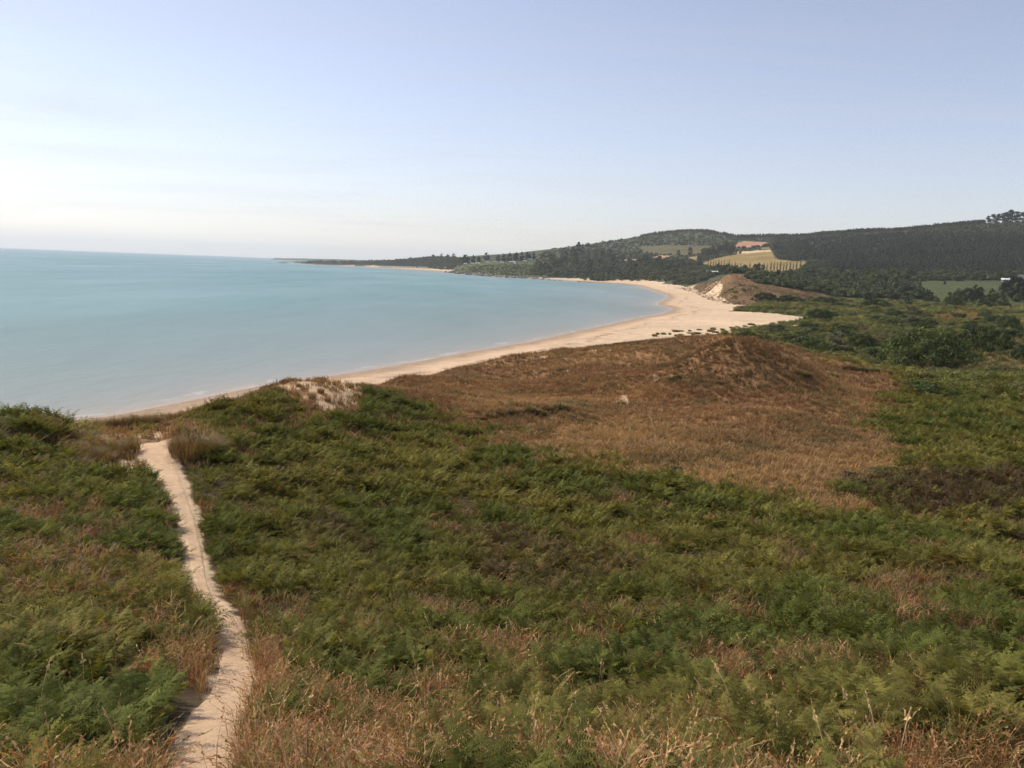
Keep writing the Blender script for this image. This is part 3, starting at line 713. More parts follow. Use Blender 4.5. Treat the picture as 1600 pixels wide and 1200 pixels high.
def frond(Lv, rnd, base, yaw, length, detail, stalk=.3, width=.2):
    """one bracken frond: upright stalk bending over into a feathered, gappy triangular blade"""
    n_ = 13 if detail else 9
    tilt0 = rnd.uniform(.1, .45); tilt1 = rnd.uniform(.95, 1.95)
    p = np.array(base, float); pts = [p.copy()]; tang = []
    N_ = 16; sway = rnd.uniform(-.5, .5)
    for i in range(N_):
        s_ = i / (N_ - 1); a = tilt0 + (tilt1 - tilt0) * s_ ** 1.2; yw = yaw + sway * s_ * s_
        dvec = np.array([math.sin(a) * math.cos(yw), math.sin(a) * math.sin(yw), math.cos(a)])
        tang.append(dvec); p = p + dvec * length / N_; pts.append(p.copy())
    pts = np.array(pts); tang.append(tang[-1]); tang = np.array(tang)
    side = np.array([-math.sin(yaw), math.cos(yaw), 0]) * 1.0
    roll = rnd.uniform(-.5, .5)
    lf0 = rnd.uniform(.2, .8)
    def at(s_):
        i = s_ * N_; k = min(int(i), N_ - 1); f_ = i - k
        return pts[k] * (1 - f_) + pts[k + 1] * f_, tang[min(k, N_)]
    wst = .004 if detail else .007
    for i in range(0, N_, 2):
        a_, b_ = pts[i], pts[min(i + 2, N_)]; w_ = side * wst * (1 - .6 * i / N_)
        Lv.quad(a_ - w_, a_ + w_, b_ + w_ * .8, b_ - w_ * .8, .95)
    for i in range(n_):
        t = i / (n_ - 1); s_ = stalk + (1 - stalk) * (t * .97)
        c, tg = at(s_); up = np.cross(side, tg)
        ln = width * length / .7 * (1 - t) ** .8 * (1 if i > 0 else .9) * rnd.uniform(.85, 1.1) + .012
        for sg in (-1, 1):
            if rnd.random() < .05: continue
            sd = side * math.cos(roll) + up * math.sin(roll) * sg + up * rnd.uniform(-.15, .3)
            an = rnd.uniform(.3, .7)
            ax = sg * side * math.cos(an) * 1 + (sd - side) * .8 * 1 + tg * math.sin(an); ax /= np.linalg.norm(ax)
            droop = np.array([0, 0, -1]) * ln * rnd.uniform(.02, .35)
            tip = c + ax * ln + droop; mid = c + ax * ln * .45 + droop * .15
            wd = tg * (length * (1 - stalk) / n_) * (.40 if detail else .46)
            lv = min(1, max(0, lf0 + rnd.uniform(-.2, .2)))
            if detail < 2 or ln < .05:
                Lv.quad(c - wd * .5, mid - wd * .8, tip, mid + wd * .8, lv)
            else:
                m = 7
                wq = np.cross(ax, np.cross(tg, ax)); wq /= np.linalg.norm(wq)
                for k in range(m):
                    q0 = k / m; q1 = (k + .6) / m
                    pa = c + ax * ln * q0 + droop * q0 * q0; pb = c + ax * ln * q1 + droop * q1 * q1
                    lw = np.linalg.norm(wd) * 1.1 * (1 - q0 ** 1.5) + .004
                    for s2 in (-1, 1):
                        e = wq * s2 * lw + ax * lw * .5
                        Lv.quad(pa, pa + e * .9, pb + e, pb, min(1, max(0, lv + rnd.uniform(-.1, .1))))
def fern_plant(seed, k, detail, size=1.0):
    rnd = random.Random(seed); Lv = Leaves()
    y0 = rnd.uniform(0, 6.28)
    for i in range(k):
        frond(Lv, rnd, (rnd.uniform(-.2, .2), rnd.uniform(-.2, .2), 0), y0 + i * 6.28 / k + rnd.uniform(-.6, .6), size * rnd.uniform(.65, 1.15), detail, rnd.uniform(.25, .4), rnd.uniform(.17, .23))
    return Lv.out()

def tuft(seed, n_, h, w, spread, lean=.5, seeds=0):
    rnd = random.Random(seed); Lv = Leaves()
    for i in range(n_):
        yaw = rnd.uniform(0, 6.28); hh = h * rnd.uniform(.6, 1.1); ln = lean * rnd.uniform(.2, 1.2)
        b = np.array([rnd.gauss(0, spread), rnd.gauss(0, spread), -.03]); sd = np.array([-math.sin(yaw), math.cos(yaw), 0]) * w
        dr = np.array([math.cos(yaw), math.sin(yaw), 0])
        m = b + dr * hh * ln * .28 + np.array([0, 0, hh * .6]); t = b + dr * hh * ln * .85 + np.array([0, 0, hh * (1 - .22 * ln)])
        l = rnd.random()
        Lv.quad(b - sd, b + sd, m + sd * .8, m - sd * .8, l); Lv.tri(m - sd * .8, m + sd * .8, t, l)
        if i < seeds:
            ax = (t - m); ax /= np.linalg.norm(ax); st = t - ax * .10
            for q_ in range(7):
                o_ = st + ax * q_ * .022; r_ = np.array([rnd.uniform(-1, 1), rnd.uniform(-1, 1), rnd.uniform(0, .6)]) * .02
                Lv.tri(o_, o_ + r_ + ax * .02, o_ + ax * .045, .8)
    return Lv.out()

def stalk(seed, h):
    """a tall bent grass stem with a feathery seed head"""
    rnd = random.Random(seed); Lv = Leaves(); yaw = rnd.uniform(0, 6.28); dr = np.array([math.cos(yaw), math.sin(yaw), 0]); sd = np.array([-dr[1], dr[0], 0]) * .0035
    p = np.zeros(3); a = rnd.uniform(.05, .2); k = rnd.uniform(.5, 1.1); last = p
    for i in range(7):
        a2 = a + k * (i / 6) ** 2; q_ = p + (dr * math.sin(a2) + np.array([0, 0, math.cos(a2)])) * h / 7
        Lv.quad(p - sd, p + sd, q_ + sd * .9, q_ - sd * .9, .6)
        Lv.quad(p - np.array([0, 0, 1]) * .002 - dr * .002, p + dr * .003, q_ + dr * .003, q_ - dr * .002, .6)
        last = q_ - p; p = q_
    ax = last / np.linalg.norm(last)
    for q_ in range(26):
        o_ = p - ax * .03 + ax * q_ * .006 * h * 1.1; r_ = np.array([rnd.gauss(0, 1), rnd.gauss(0, 1), rnd.gauss(0, 1)]) * .012 * (1 - q_ / 34)
        Lv.tri(o_, o_ + r_ + ax * .012, o_ + r_ * .4 + ax * .035, .9)
    return Lv.out()

def clump_leaves(seed, n_, rx, rz, s, clumps=5, hollow=.55):
    """low rounded mass of small leaves built from several clumps (scrub, bramble, gorse)"""
    r = np.random.default_rng(seed); Lv = Leaves()
    cs = [(r.normal(0, rx * .45), r.normal(0, rx * .45), rz * r.uniform(.2, .62), r.uniform(.4, .65), r.uniform(.15, .85)) for _ in range(clumps)]
    for i in range(n_):
        cx, cy_, cz, cr, cl = cs[i % clumps]
        dv_ = r.normal(0, 1, 3); dv_[2] = abs(dv_[2]) * .9 - .2; dv_ /= np.linalg.norm(dv_)
        rr = cr * r.uniform(hollow, 1.05)
        p = np.array([cx + dv_[0] * rr * rx, cy_ + dv_[1] * rr * rx, max(.02, cz + dv_[2] * rr * rz)])
        nrm = dv_ + r.normal(0, .55, 3); nrm /= np.linalg.norm(nrm)
        a = np.cross(nrm, r.normal(0, 1, 3)); a /= np.linalg.norm(a); b = np.cross(nrm, a); q_ = s * r.uniform(.6, 1.3)
        Lv.quad(p - a * q_, p - b * q_ * .55, p + a * q_, p + b * q_ * .55, float(np.clip(cl + r.normal(0, .16), 0, 1)))
    return Lv.out()

def scatter(n_, d0, d1, a0=-41, a1=41, power=0.0):
    """random ground places; power 0 = even per square metre, 1 = even per view ring"""
    u_ = RNG.random(n_)
    if power == 0: d = np.sqrt(d0 * d0 + (d1 * d1 - d0 * d0) * u_)
    elif power == 1: d = d0 + (d1 - d0) * u_
    else: d = d0 * (d1 / d0) ** u_
    a = np.radians(RNG.uniform(a0, a1, n_))
    return d * np.sin(a), d * np.cos(a)

def ground_info(x, y):
    z, sd, db, inb = height(x, y, True)
    u, v, w_ = project(x, y, z)
    j1 = fbm(x / 6, y / 6, 5, 3) - .5; j2 = fbm(x / 6, y / 6, 9, 3) - .5
    return z, sd, db, inb, u, v, np.hypot(x, y), (j1, j2)

def zmask(name, I, ns):
    if name == 'brown':        # a ragged, mixed margin
        u, v = I[4], I[5]; q_ = np.where(u > 1290, 20, 10); r = np.random.default_rng(len(u) % 9973)
        return zone(name, u + r.normal(0, 1, len(u)) * q_ * 1.3, v + r.normal(0, 1, len(u)) * q_ * .45, I[6], ns, I[7])
    return zone(name, I[4], I[5], I[6], ns, I[7])

def slope_tilt(n_, a=.15):
    return np.stack([RNG.normal(0, a, n_), RNG.normal(0, a, n_), RNG.uniform(0, 2 * PI, n_)], 1)

# colours of single plants
FG = np.array([.122, .132, .030]); FY = np.array([.190, .165, .044]); FB = np.array([.098, .118, .029]); FD = np.array([.20, .105, .045]); FK = np.array([.078, .056, .026])
def fern_tint(x, y, I, left):
    a = fbm(x / 5, y / 5, 21, 4); b = fbm(x / 1.3, y / 1.3, 22, 3); n_ = len(x)
    t = FG * np.ones((n_, 1))
    wy = np.clip((a - .42) * 4 + left * .55, 0, 1)[:, None]; t = t * (1 - wy * .75) + FY * wy * .75
    wb = np.clip((.46 - a) * 4, 0, .6)[:, None]; t = t * (1 - wb) + FB * wb
    dead = RNG.random(n_) < np.clip(.015 + (b - .64) * .6 + left * .04, .012, .4); t[dead] = FD * (.6 + .7 * RNG.random((dead.sum(), 1)))
    t *= (.6 + .85 * RNG.random((n_, 1))) * (1 + .18 * left[:, None])
    return t

# ------------------------------------------------------------------ bracken
def bracken(name, n_, d0, d1, protos, smin, smax, power, keep_right=False, a0=-41, a1=41):
    x, y = scatter(n_, d0, d1, a0, a1, power)
    I = ground_info(x, y); z, sd, db, inb, u, v, d, jit = I
    pc = path_clear(x, y)
    brown = zmask('brown', I, 42); heath = zmask('heath', I, 18); front = zmask('frontband', I, 55); crest = zmask('crest', I, 9); blow = zmask('blow', (I[0], I[1], I[2], I[3], u, np.minimum(v, np.maximum(v - 14, 600)), d, jit), 6)
    d1m = zmask('dead1', I, 55) | zmask('dead2', I, 70)
    patch = fbm(x / 2.6, y / 2.6, 51, 4)
    left = np.clip((330 - u) / 120, 0, 1)
    p = np.ones(n_)
    p[brown] = .0; p[heath] = .4; p[crest] = .07; p[blow] = .0
    p *= np.where(patch > .62 - .05 * left, .18, 1) * np.where(fbm(x / .7, y / .7, 52, 3) > .57, .15, 1)
    p[front] *= np.where(fbm(x[front] / 1.6, y[front] / 1.6, 77, 3) > .47, .8, .12)
    p *= np.where(d < 14.5, sstep(.22, .45, pc), np.where(d < 25, sstep(.04, .26, pc), sstep(-.14, .06, pc)))
    sea = (sd < 60) & (db < 22) & (v < 690); p[sea] *= .0
    bare = np.zeros(n_, bool)
    for bx, by, br in SANDY: bare |= np.hypot(x - bx, y - by) < br * 1.1
    p[bare] *= .05
    k = RNG.random(n_) < p
    x, y, z = x[k], y[k], z[k]; I = tuple(q_[k] if not isinstance(q_, tuple) else tuple(w_[k] for w_ in q_) for q_ in I)
    m = len(x); t = fern_tint(x, y, I, left[k])
    dm = d1m[k] & (RNG.random(m) < .6); t[dm] = FK * (.6 + 1.0 * RNG.random((dm.sum(), 1))) * np.where(RNG.random((dm.sum(), 1)) < .35, 2.2, 1)
    hm_ = heath[k] & (RNG.random(m) < .82); t[hm_] = FK * (.8 + .8 * RNG.random((hm_.sum(), 1)))
    big = .5 + 1.0 * sstep(.3, .7, fbm(x / 1.0, y / 1.0, 81, 3))
    s = RNG.uniform(smin, smax, m) * big * np.clip(.55 + pc[k] * .9, .55, 1)
    cover(name, protos, np.stack([x, y, z - .04], 1), slope_tilt(m), s, RNG.integers(0, len(protos), m), t, M_FERN)
    return m
NEARF = [fern_plant(100 + i, 4 + i % 2, 2) for i in range(6)]
MIDF = [fern_plant(200 + i, 5, 1) for i in range(6)]
FARF = [fern_plant(300 + i, 5, 0) for i in range(6)]
print('bracken', bracken('bracken', 20000, 4.5, 17, NEARF, .36, .58, 0),
      bracken('bracken', 44000, 17, 36, MIDF, .40, .66, 0),
      bracken('bracken', 90000, 36, 82, FARF, .48, .82, 0),
      bracken('bracken', 36000, 82, 150, FARF, .55, .95, 0, a0=20, a1=41))

# ------------------------------------------------------------------ dry grasses
GT = [np.array(c) for c in ((.36, .22, .095), (.30, .165, .075), (.25, .135, .065), (.42, .28, .14), (.16, .125, .05))]
def grass(name, n_, d0, d1, protos, where, smin, smax, tintf, power=0, a0=-41, a1=41):
    x, y = scatter(n_, d0, d1, a0, a1, power); I = ground_info(x, y)
    p = where(x, y, I); k = RNG.random(n_) < p
    x, y, z = x[k], y[k], I[0][k]; m = len(x)
    cover(name, protos, np.stack([x, y, z], 1), slope_tilt(m, .12), RNG.uniform(smin, smax, m) * (.75 + .5 * fbm(x / 4, y / 4, 12, 3)), RNG.integers(0, len(protos), m), tintf(x, y, I, k), M_GRASS)
    return m
TUFT_N = [tuft(400 + i, 26, .5, .004, .07, .9, 6) for i in range(5)]
TUFT_M = [tuft(420 + i, 16, .5, .011, .12, .9) for i in range(5)]
TUFT_F = [tuft(440 + i, 14, .62, .024, .2, .9) for i in range(5)]
def brown_tint(x, y, I, k):
    a = fbm(x / 11, y / 11, 14, 4); b = fbm(x / 3, y / 3, 15, 3); n_ = len(x)
    u, v, d = I[4][k], I[5][k], I[6][k]
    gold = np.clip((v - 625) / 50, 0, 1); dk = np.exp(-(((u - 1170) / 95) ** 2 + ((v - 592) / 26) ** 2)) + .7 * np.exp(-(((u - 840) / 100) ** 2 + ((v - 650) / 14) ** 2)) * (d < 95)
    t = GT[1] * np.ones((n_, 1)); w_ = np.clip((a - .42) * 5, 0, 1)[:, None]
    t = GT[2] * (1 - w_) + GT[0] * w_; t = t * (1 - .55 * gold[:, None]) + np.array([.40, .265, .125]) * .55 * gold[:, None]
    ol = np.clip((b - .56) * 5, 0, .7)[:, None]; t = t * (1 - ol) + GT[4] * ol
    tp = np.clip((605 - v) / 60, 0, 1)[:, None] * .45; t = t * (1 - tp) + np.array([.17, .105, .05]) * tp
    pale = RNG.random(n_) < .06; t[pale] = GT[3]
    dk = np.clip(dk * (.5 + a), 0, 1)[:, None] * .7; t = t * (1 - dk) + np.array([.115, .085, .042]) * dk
    return t * (.82 + .4 * RNG.random((n_, 1))) * (.7 + .6 * fbm(x / 7, y / 7, 66, 3))[:, None] * np.array([.97, .96, .95])
def in_brown(x, y, I):
    b = zmask('brown', I, 42); sand = zmask('blow', I, 8)
    sea = (I[2] < 30) & (I[6] > 52) & (I[6] < 240) & ~I[3] & (I[1] > 0) & (I[4] < 1130)
    p = np.where(b | sea, 1.0, 0.0)
    p = p * np.where(sea & ~b, .8, 1) * np.where(I[2] < 4.5, .0, 1)
    p[sand] = .22
    bare = (fbm(x / 2.2, y / 7, 91, 3) > .70) & (fbm(x / 14, y / 14, 92, 2) > .55); p[bare & (I[6] > 80) & (I[2] < 40)] *= .3
    return p
def in_front(x, y, I):
    f = zmask('frontband', I, 45); pc = path_clear(x, y)
    patch = fbm(x / 2.6, y / 2.6, 51, 4)
    p = np.where(f, .95, np.where(patch > .64, .35, .05)); 
    return p * (pc > np.where(I[6] < 14, .04, .02))
def front_tint(x, y, I, k):
    n_ = len(x); a = fbm(x / 1.5, y / 1.5, 16, 3)[:, None]
    t = GT[1] * (1 - a) + GT[3] * a
    g = RNG.random(n_) < .3; t[g] = np.array([.15, .13, .04])
    r = RNG.random(n_) < .3; t[r] = np.array([.30, .14, .065])
    return t * (.75 + .8 * RNG.random((n_, 1)))
def in_fern_gaps(x, y, I):
    patch = fbm(x / 2.6, y / 2.6, 51, 4); b = zmask('brown', I, 24); heath = zmask('heath', I, 18); cr = zmask('crest', I, 9)
    left = np.clip((330 - I[4]) / 120, 0, 1)
    p = np.where(patch > .60 - .04 * left, .7, .07 + .10 * left); p[b] = 0; p[heath] = .5; p[cr] = .95
    p[zmask('blow', I, 8)] = .05
    return p * (path_clear(x, y) > np.where(I[6] < 25, .04, -.04)) * ~((I[1] < 60) & (I[2] < 20) & (I[5] < 690))
def gap_tint(x, y, I, k):
    n_ = len(x); t = front_tint(x, y, I, k) * .82
    h = zmask('heath', tuple(q_[k] if not isinstance(q_, tuple) else tuple(w_[k] for w_ in q_) for q_ in I), 18)
    t[h] = np.array([.10, .058, .032]) * (.6 + .8 * RNG.random((h.sum(), 1)))
    return t
print('grass', grass('dry_grass', 9000, 4.5, 18, TUFT_N, in_front, .55, 1.15, front_tint),
      grass('dry_grass', 9000, 17, 40, TUFT_M, in_fern_gaps, .6, 1.1, gap_tint),
      grass('dry_grass', 16000, 40, 75, TUFT_F, in_fern_gaps, .5, .95, gap_tint),
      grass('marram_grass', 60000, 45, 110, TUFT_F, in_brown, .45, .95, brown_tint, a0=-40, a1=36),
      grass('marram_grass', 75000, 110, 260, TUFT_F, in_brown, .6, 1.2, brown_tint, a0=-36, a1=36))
def in_flatdry(x, y, I): return np.where(zmask('flatdry', I, 40) | zmask('flatgold', I, 8), .9, 0.0)
def flat_tint(x, y, I, k):
    n_ = len(x); t = np.array([.17, .125, .05]) * np.ones((n_, 1)); g = RNG.random(n_) < .5; t[g] = np.array([.10, .11, .036])
    fg = zone('flatgold', I[4][k], I[5][k], I[6][k]); t[fg] = np.array([.28, .19, .07]); return t * (.6 + .7 * RNG.random((n_, 1)))
print('flats', grass('dry_grass', 40000, 110, 520, TUFT_F, in_flatdry, 1.0, 1.8, flat_tint, a0=18, a1=41))
STALKS = [stalk(500 + i, .45 + .08 * (i % 4)) for i in range(8)]
def in_stalk(x, y, I):
    f = zmask('frontband', I, 45); return np.where(f, .5, .12) * (path_clear(x, y) > .3)
def stalk_tint(x, y, I, k): return np.array([.50, .36, .19]) * (.6 + .6 * RNG.random((len(x), 1)))
print('stems', grass('grass_stems', 2200, 7.2, 16, STALKS, in_stalk, .7, 1.3, stalk_tint))
# ------------------------------------------------------------------ trees and shrubs: every one an object with a crown and a trunk
def tube_mesh(segs):
    """segs: list of (p0, p1, r0, r1) -> one mesh of six-sided tapering tubes"""
    v, f = [], []
    for p0, p1, r0, r1 in segs:
        p0 = np.array(p0, float); p1 = np.array(p1, float); ax = p1 - p0; ax /= np.linalg.norm(ax)
        a = np.cross(ax, [0.3, .9, .1]); a /= np.linalg.norm(a); b = np.cross(ax, a); k = len(v)
        for p, r in ((p0, r0), (p1, r1)):
            for i in range(6): v.append(p + r * (a * math.cos(i * PI / 3) + b * math.sin(i * PI / 3)))
        for i in range(6): f.append((k + i, k + (i + 1) % 6, k + 6 + (i + 1) % 6, k + 6 + i))
        f.append(tuple(k + 6 + i for i in range(6)))
    return np.array(v), f

def crown_leaves(seed, clumps, per, s, flat=1.0):
    r = np.random.default_rng(seed); Lv = Leaves()
    for (c, rad, lf) in clumps:
        for i in range(per):
            dv_ = r.normal(0, 1, 3); dv_ /= np.linalg.norm(dv_)
            if dv_[2] < -.5: dv_[2] *= -.5
            p = np.array(c) + dv_ * np.array([rad, rad, rad * flat]) * r.uniform(.6, 1.08)
            nrm = dv_ + r.normal(0, .5, 3); nrm /= np.linalg.norm(nrm)
            a = np.cross(nrm, r.normal(0, 1, 3)); a /= np.linalg.norm(a); b = np.cross(nrm, a); q_ = s * r.uniform(.6, 1.35)
            Lv.quad(p - a * q_, p - b * q_ * .6, p + a * q_, p + b * q_ * .6, float(np.clip(lf + r.normal(0, .14), 0, 1)))
    return Lv.out()

def broadleaf_geo(seed, h=10.0, w=8.0, per=85, s=.40, base=.06, n_cl=28):
    r = np.random.default_rng(seed); cl = []; segs = [((0, 0, -.4), (0, 0, h * .34), h * .032, h * .022)]
    for i in range(n_cl):
        t = r.uniform(0, 1); a = r.uniform(0, 2 * PI); zz = base + (1 - base) * t
        rad = w / 2 * math.sin(PI * (0.16 + .80 * t) ** .85) * r.uniform(.55, .95)
        c = (math.cos(a) * rad * .78, math.sin(a) * rad * .78, zz * h * .9)
        cl.append((c, r.uniform(.13, .21) * w * (1.1 - .45 * t), r.uniform(.12, .88)))
        if i < 6: segs.append(((0, 0, h * r.uniform(.2, .34)), c, h * .013, h * .004))
    return crown_leaves(seed + 1, cl, per, s, .85), tube_mesh(segs)

def bush_geo(seed, h=3.0, w=6.0, per=70, s=.15, n_cl=30):
    """wide many-stemmed shrub that is leafy to the ground"""
    r = np.random.default_rng(seed); cl = []; segs = []
    for i in range(n_cl):
        a = r.uniform(0, 2 * PI); q_ = math.sqrt(r.uniform(0, 1)); top = h * math.sqrt(max(.08, 1 - (q_ * .95) ** 2.4)) * r.uniform(.78, 1.04)
        zz = top - h * .17 if i % 3 else r.uniform(.12, .6) * top
        c = (math.cos(a) * q_ * w * .43, math.sin(a) * q_ * w * .43, max(zz, h * .12))
        cl.append((c, h * r.uniform(.16, .27), r.uniform(.1, .9)))
        if i < 9: segs.append(((c[0] * .2, c[1] * .2, -.3), c, h * .022, h * .006))
    return crown_leaves(seed + 1, cl, per, s, .8), tube_mesh(segs)

def poplar_geo(seed, h=14.0):
    r = np.random.default_rng(seed); cl = []; segs = [((0, 0, -.4), (0, 0, h * .8), h * .016, h * .004)]
    for i in range(24):
        t = (i + .5) / 24; a = r.uniform(0, 2 * PI); rad = h * .075 * math.sin(PI * (.1 + .87 * t) ** .7)
        cl.append(((math.cos(a) * rad * .5, math.sin(a) * rad * .5, h * (.08 + .9 * t)), max(.35, rad * .8), r.uniform(.2, .8)))
    return crown_leaves(seed + 1, cl, 30, .3, 1.7), tube_mesh(segs)

def pine_geo(seed, h=15.0):
    r = np.random.default_rng(seed); cl = []; segs = [((0, 0, -.4), (0, 0, h * .75), h * .026, h * .01)]
    for i in range(20):
        t = r.uniform(0, 1); a = r.uniform(0, 2 * PI); rad = h * .24 * (1 - .7 * t ** 2) * r.uniform(.35, 1.1)
        c = (math.cos(a) * rad, math.sin(a) * rad, h * (.06 + .84 * t)); cl.append((c, h * r.uniform(.14, .2), r.uniform(.1, .7)))
        if i < 9: segs.append(((0, 0, c[2] * .85), c, h * .008, h * .003))
    return crown_leaves(seed + 1, cl, 120, .42, .8), tube_mesh(segs)

class Kind:
    """one kind of plant: several shapes, each an Empty with a crown and a trunk; the first use moves the original, later uses copy it"""
    def __init__(s, name, cat, geos, crown='crown', trunk='trunk', rough=None):
        s.name = name; s.cat = cat; s.p = []; s.cn = crown; s.tn = trunk; s.i = 0
        for (cv, cf, cl_), (tv, tf) in geos: s.p.append([(cv, cf, cl_), (tv, tf), None])
    def put(s, loc, scl, tint, label, group=None, shape=None, rz=None):
        k = (s.i if shape is None else shape) % len(s.p); s.i += 1; pr = s.p[k]
        rz = random.uniform(0, 6.28) if rz is None else rz
        root = empty(s.name, loc, rz, scl)
        if pr[2] is None:
            (cv, cf, cl_), (tv, tf) = pr[0], pr[1]
            c = link_mesh(s.cn, cv, cf, M_TREE, parent=root, attrs={'leaf': ('FLOAT', cl_)}); t = link_mesh(s.tn, tv, tf, M_BARK, parent=root)
            pr[2] = (c, t)
        else:
            c = pr[2][0].copy(); t = pr[2][1].copy()
            for o in (c, t): COL.objects.link(o); o.parent = root
        f = random.uniform(.8, 1.22)
        c.color = (tint[0] * f, tint[1] * f * random.uniform(.95, 1.05), tint[2] * f, 1)
        tag(root, label, s.cat, group); return root

K_TREE = Kind('broadleaf_tree', 'tree', [broadleaf_geo(900 + 7 * i, 10, (8, 9.5, 7)[i % 3]) for i in range(5)])
K_PINE = Kind('pine_tree', 'tree', [pine_geo(1000 + 7 * i) for i in range(3)])
K_POPLAR = Kind('poplar_tree', 'tree', [poplar_geo(1100 + 7 * i) for i in range(3)])
K_BUSH = Kind('shrub', 'shrub', [bush_geo(1200 + 7 * i) for i in range(4)], 'foliage', 'stems')
K_BIG = Kind('shrub', 'shrub', [bush_geo(1300 + 7 * i, 6.0, 18.0, 110, .22, 60) for i in range(2)], 'foliage', 'stems')
T_DARK = (.050, .068, .026); T_MID = (.078, .100, .032); T_LIGHT = (.125, .138, .042); T_GREY = (.098, .108, .062); T_PINE = (.036, .048, .030)

def ground_at(us, vs, dmin=5, dmax=5000):
    h_ = hit(us, vs, dmin, dmax); ok = np.isfinite(h_[:, 0]); return h_[ok], np.asarray(us)[ok], np.asarray(vs)[ok]

def in_px(poly, n_, seed):
    r = np.random.default_rng(seed); P_ = np.array(poly, float); lo, hi = P_.min(0), P_.max(0); out = []
    while len(out) < n_:
        q_ = lo + (hi - lo) * r.random(2)
        if inpoly(np.array([q_[0]]), np.array([q_[1]]), poly)[0]: out.append(q_)
    return np.array(out)

def wood(K, poly, n_, seed, hpx, tints, label, group, dmin=300, ref=10.0, wide=1.0):
    P_ = in_px(poly, n_, seed); G_, U_, V_ = ground_at(P_[:, 0], P_[:, 1], dmin); r = random.Random(seed)
    for g in G_:
        s_ = r.uniform(*hpx) * g[3] / F / ref
        K.put((g[0], g[1], g[2] - .2), (s_ * wide, s_ * wide, s_), r.choice(tints), label, group)

# far wood over the end of the beach and round the farm
wood(K_TREE, [(835, 414), (870, 400), (905, 398), (960, 402), (1000, 408), (1062, 428), (1060, 438), (1000, 440), (930, 438), (850, 431)], 105, 1, (8, 15), (T_DARK, T_MID, T_MID, T_LIGHT), 'broadleaf tree in the dense wood on the slope above the far end of the beach', 'broadleaf trees on the slope above the far beach')
wood(K_TREE, [(1000, 412), (1040, 409), (1092, 410), (1095, 420), (1070, 422), (1060, 432), (1010, 424)], 34, 2, (8, 14), (T_DARK, T_MID, T_DARK), 'dark tree among the trees round the white farmhouse', 'trees round the white farmhouse')
wood(K_TREE, [(1086, 397), (1108, 392), (1148, 386), (1152, 394), (1120, 402), (1096, 404)], 16, 3, (9, 15), (T_DARK, T_MID), 'tree in the grove along the upper left edge of the golden field', 'trees along the golden field')
wood(K_TREE, [(1106, 422), (1152, 420), (1154, 426), (1112, 428)], 12, 4, (8, 12), (T_DARK,), 'dark tree in the clump in front of the left poplars', 'dark clump in front of the poplars')
wood(K_TREE, [(1162, 422), (1192, 420), (1196, 428), (1166, 430)], 10, 5, (8, 12), (T_DARK, T_MID), 'dark tree in the clump between the two stretches of poplars', 'dark clump between the poplars')
wood(K_TREE, [(1200, 436), (1262, 428), (1330, 430), (1425, 434), (1428, 448), (1345, 455), (1290, 458), (1225, 448)], 78, 6, (9, 17), (T_DARK, T_MID, T_MID, T_LIGHT), 'rounded tree in the belt of woodland behind the tall far dune', 'trees in the belt behind the far dune')
wood(K_TREE, [(1428, 434), (1600, 431), (1640, 432), (1640, 439), (1590, 439), (1480, 437), (1430, 439)], 30, 7, (7, 12), (T_DARK, T_MID, T_GREY), 'tree in the hedge line along the top of the green pasture', 'trees along the top of the pasture')
wood(K_TREE, [(1340, 458), (1430, 455), (1445, 462), (1600, 460), (1600, 475), (1400, 478), (1330, 470)], 26, 8, (10, 17), (T_DARK, T_DARK, T_MID), 'dark bushy tree on the low ground in front of the green pasture', 'bushy trees in front of the pasture')
# single trees one can pick out
def tree_px(K, u, v, hpx, tint, label, group=None, wide=1.0, ref=10.0, dmin=300, shape=None):
    g, _, _ = ground_at([u], [v], dmin)
    if not len(g): g = [skyline(u)]
    g = g[0]; s_ = hpx * g[3] / F / ref
    K.put((g[0], g[1], g[2] - .2), (s_ * wide, s_ * wide, s_), tint, label, group, shape)
for u, v, h_, w_, lab in ((728, 411, 15, 1.0, 'tall dark rounded tree at the left end of the headland skyline clump'), (739, 410, 13, .9, 'dark tree with a pointed top right of the tallest headland tree'),
        (719, 411, 10, .9, 'smaller tree on the left shoulder of the headland clump'), (748, 409, 9, 1.0, 'low dark tree at the right foot of the headland clump'),
        (760, 406, 12, 1.15, 'dark round tree standing alone on the headland skyline'), (778, 408, 11, .7, 'narrow dark tree at the left end of the long headland row'),
        (787, 408, 13, 1.0, 'second tree of the long headland row, just right of the narrow one'), (796, 408, 14, 1.0, 'broad dark tree in the middle of the long headland row'),
        (806, 407, 14, .9, 'dark tree right of the middle in the long headland row'), (815, 407, 14, .8, 'dark tree with a peaked top in the long headland row'),
        (825, 406, 14, .9, 'pointed dark tree near the right end of the long headland row'), (834, 405, 12, 1.0, 'last dark tree at the right end of the long headland row'),
        (904, 393, 16, .9, 'tall dark pine-like tree breaking the skyline above the wood'), (896, 396, 11, 1.1, 'dark lower tree left of the tall skyline tree'), (911, 396, 11, 1.0, 'dark lower tree right of the tall skyline tree'),
        (918, 386, 8, 1.2, 'wide dark skyline tree just right of the tall one'), (941, 381, 6, 1.1, 'small round tree alone on the ridge left of the flat-topped hill')):
    tree_px(K_TREE, u, v, h_, T_PINE, lab, None, w_, 10, 900)
for u, v, h_ in ((667, 405.5, 5), (677, 404, 7), (690, 403, 7), (700, 402.5, 6), (709, 403, 8), (655, 406.5, 4), (620, 406.5, 4), (607, 406, 4), (640, 406.5, 3)):
    tree_px(K_TREE, u, v, h_, T_DARK, 'small distant tree on the low skyline beyond the headland beach', 'distant trees on the low skyline', 1.2, 10, 1500)
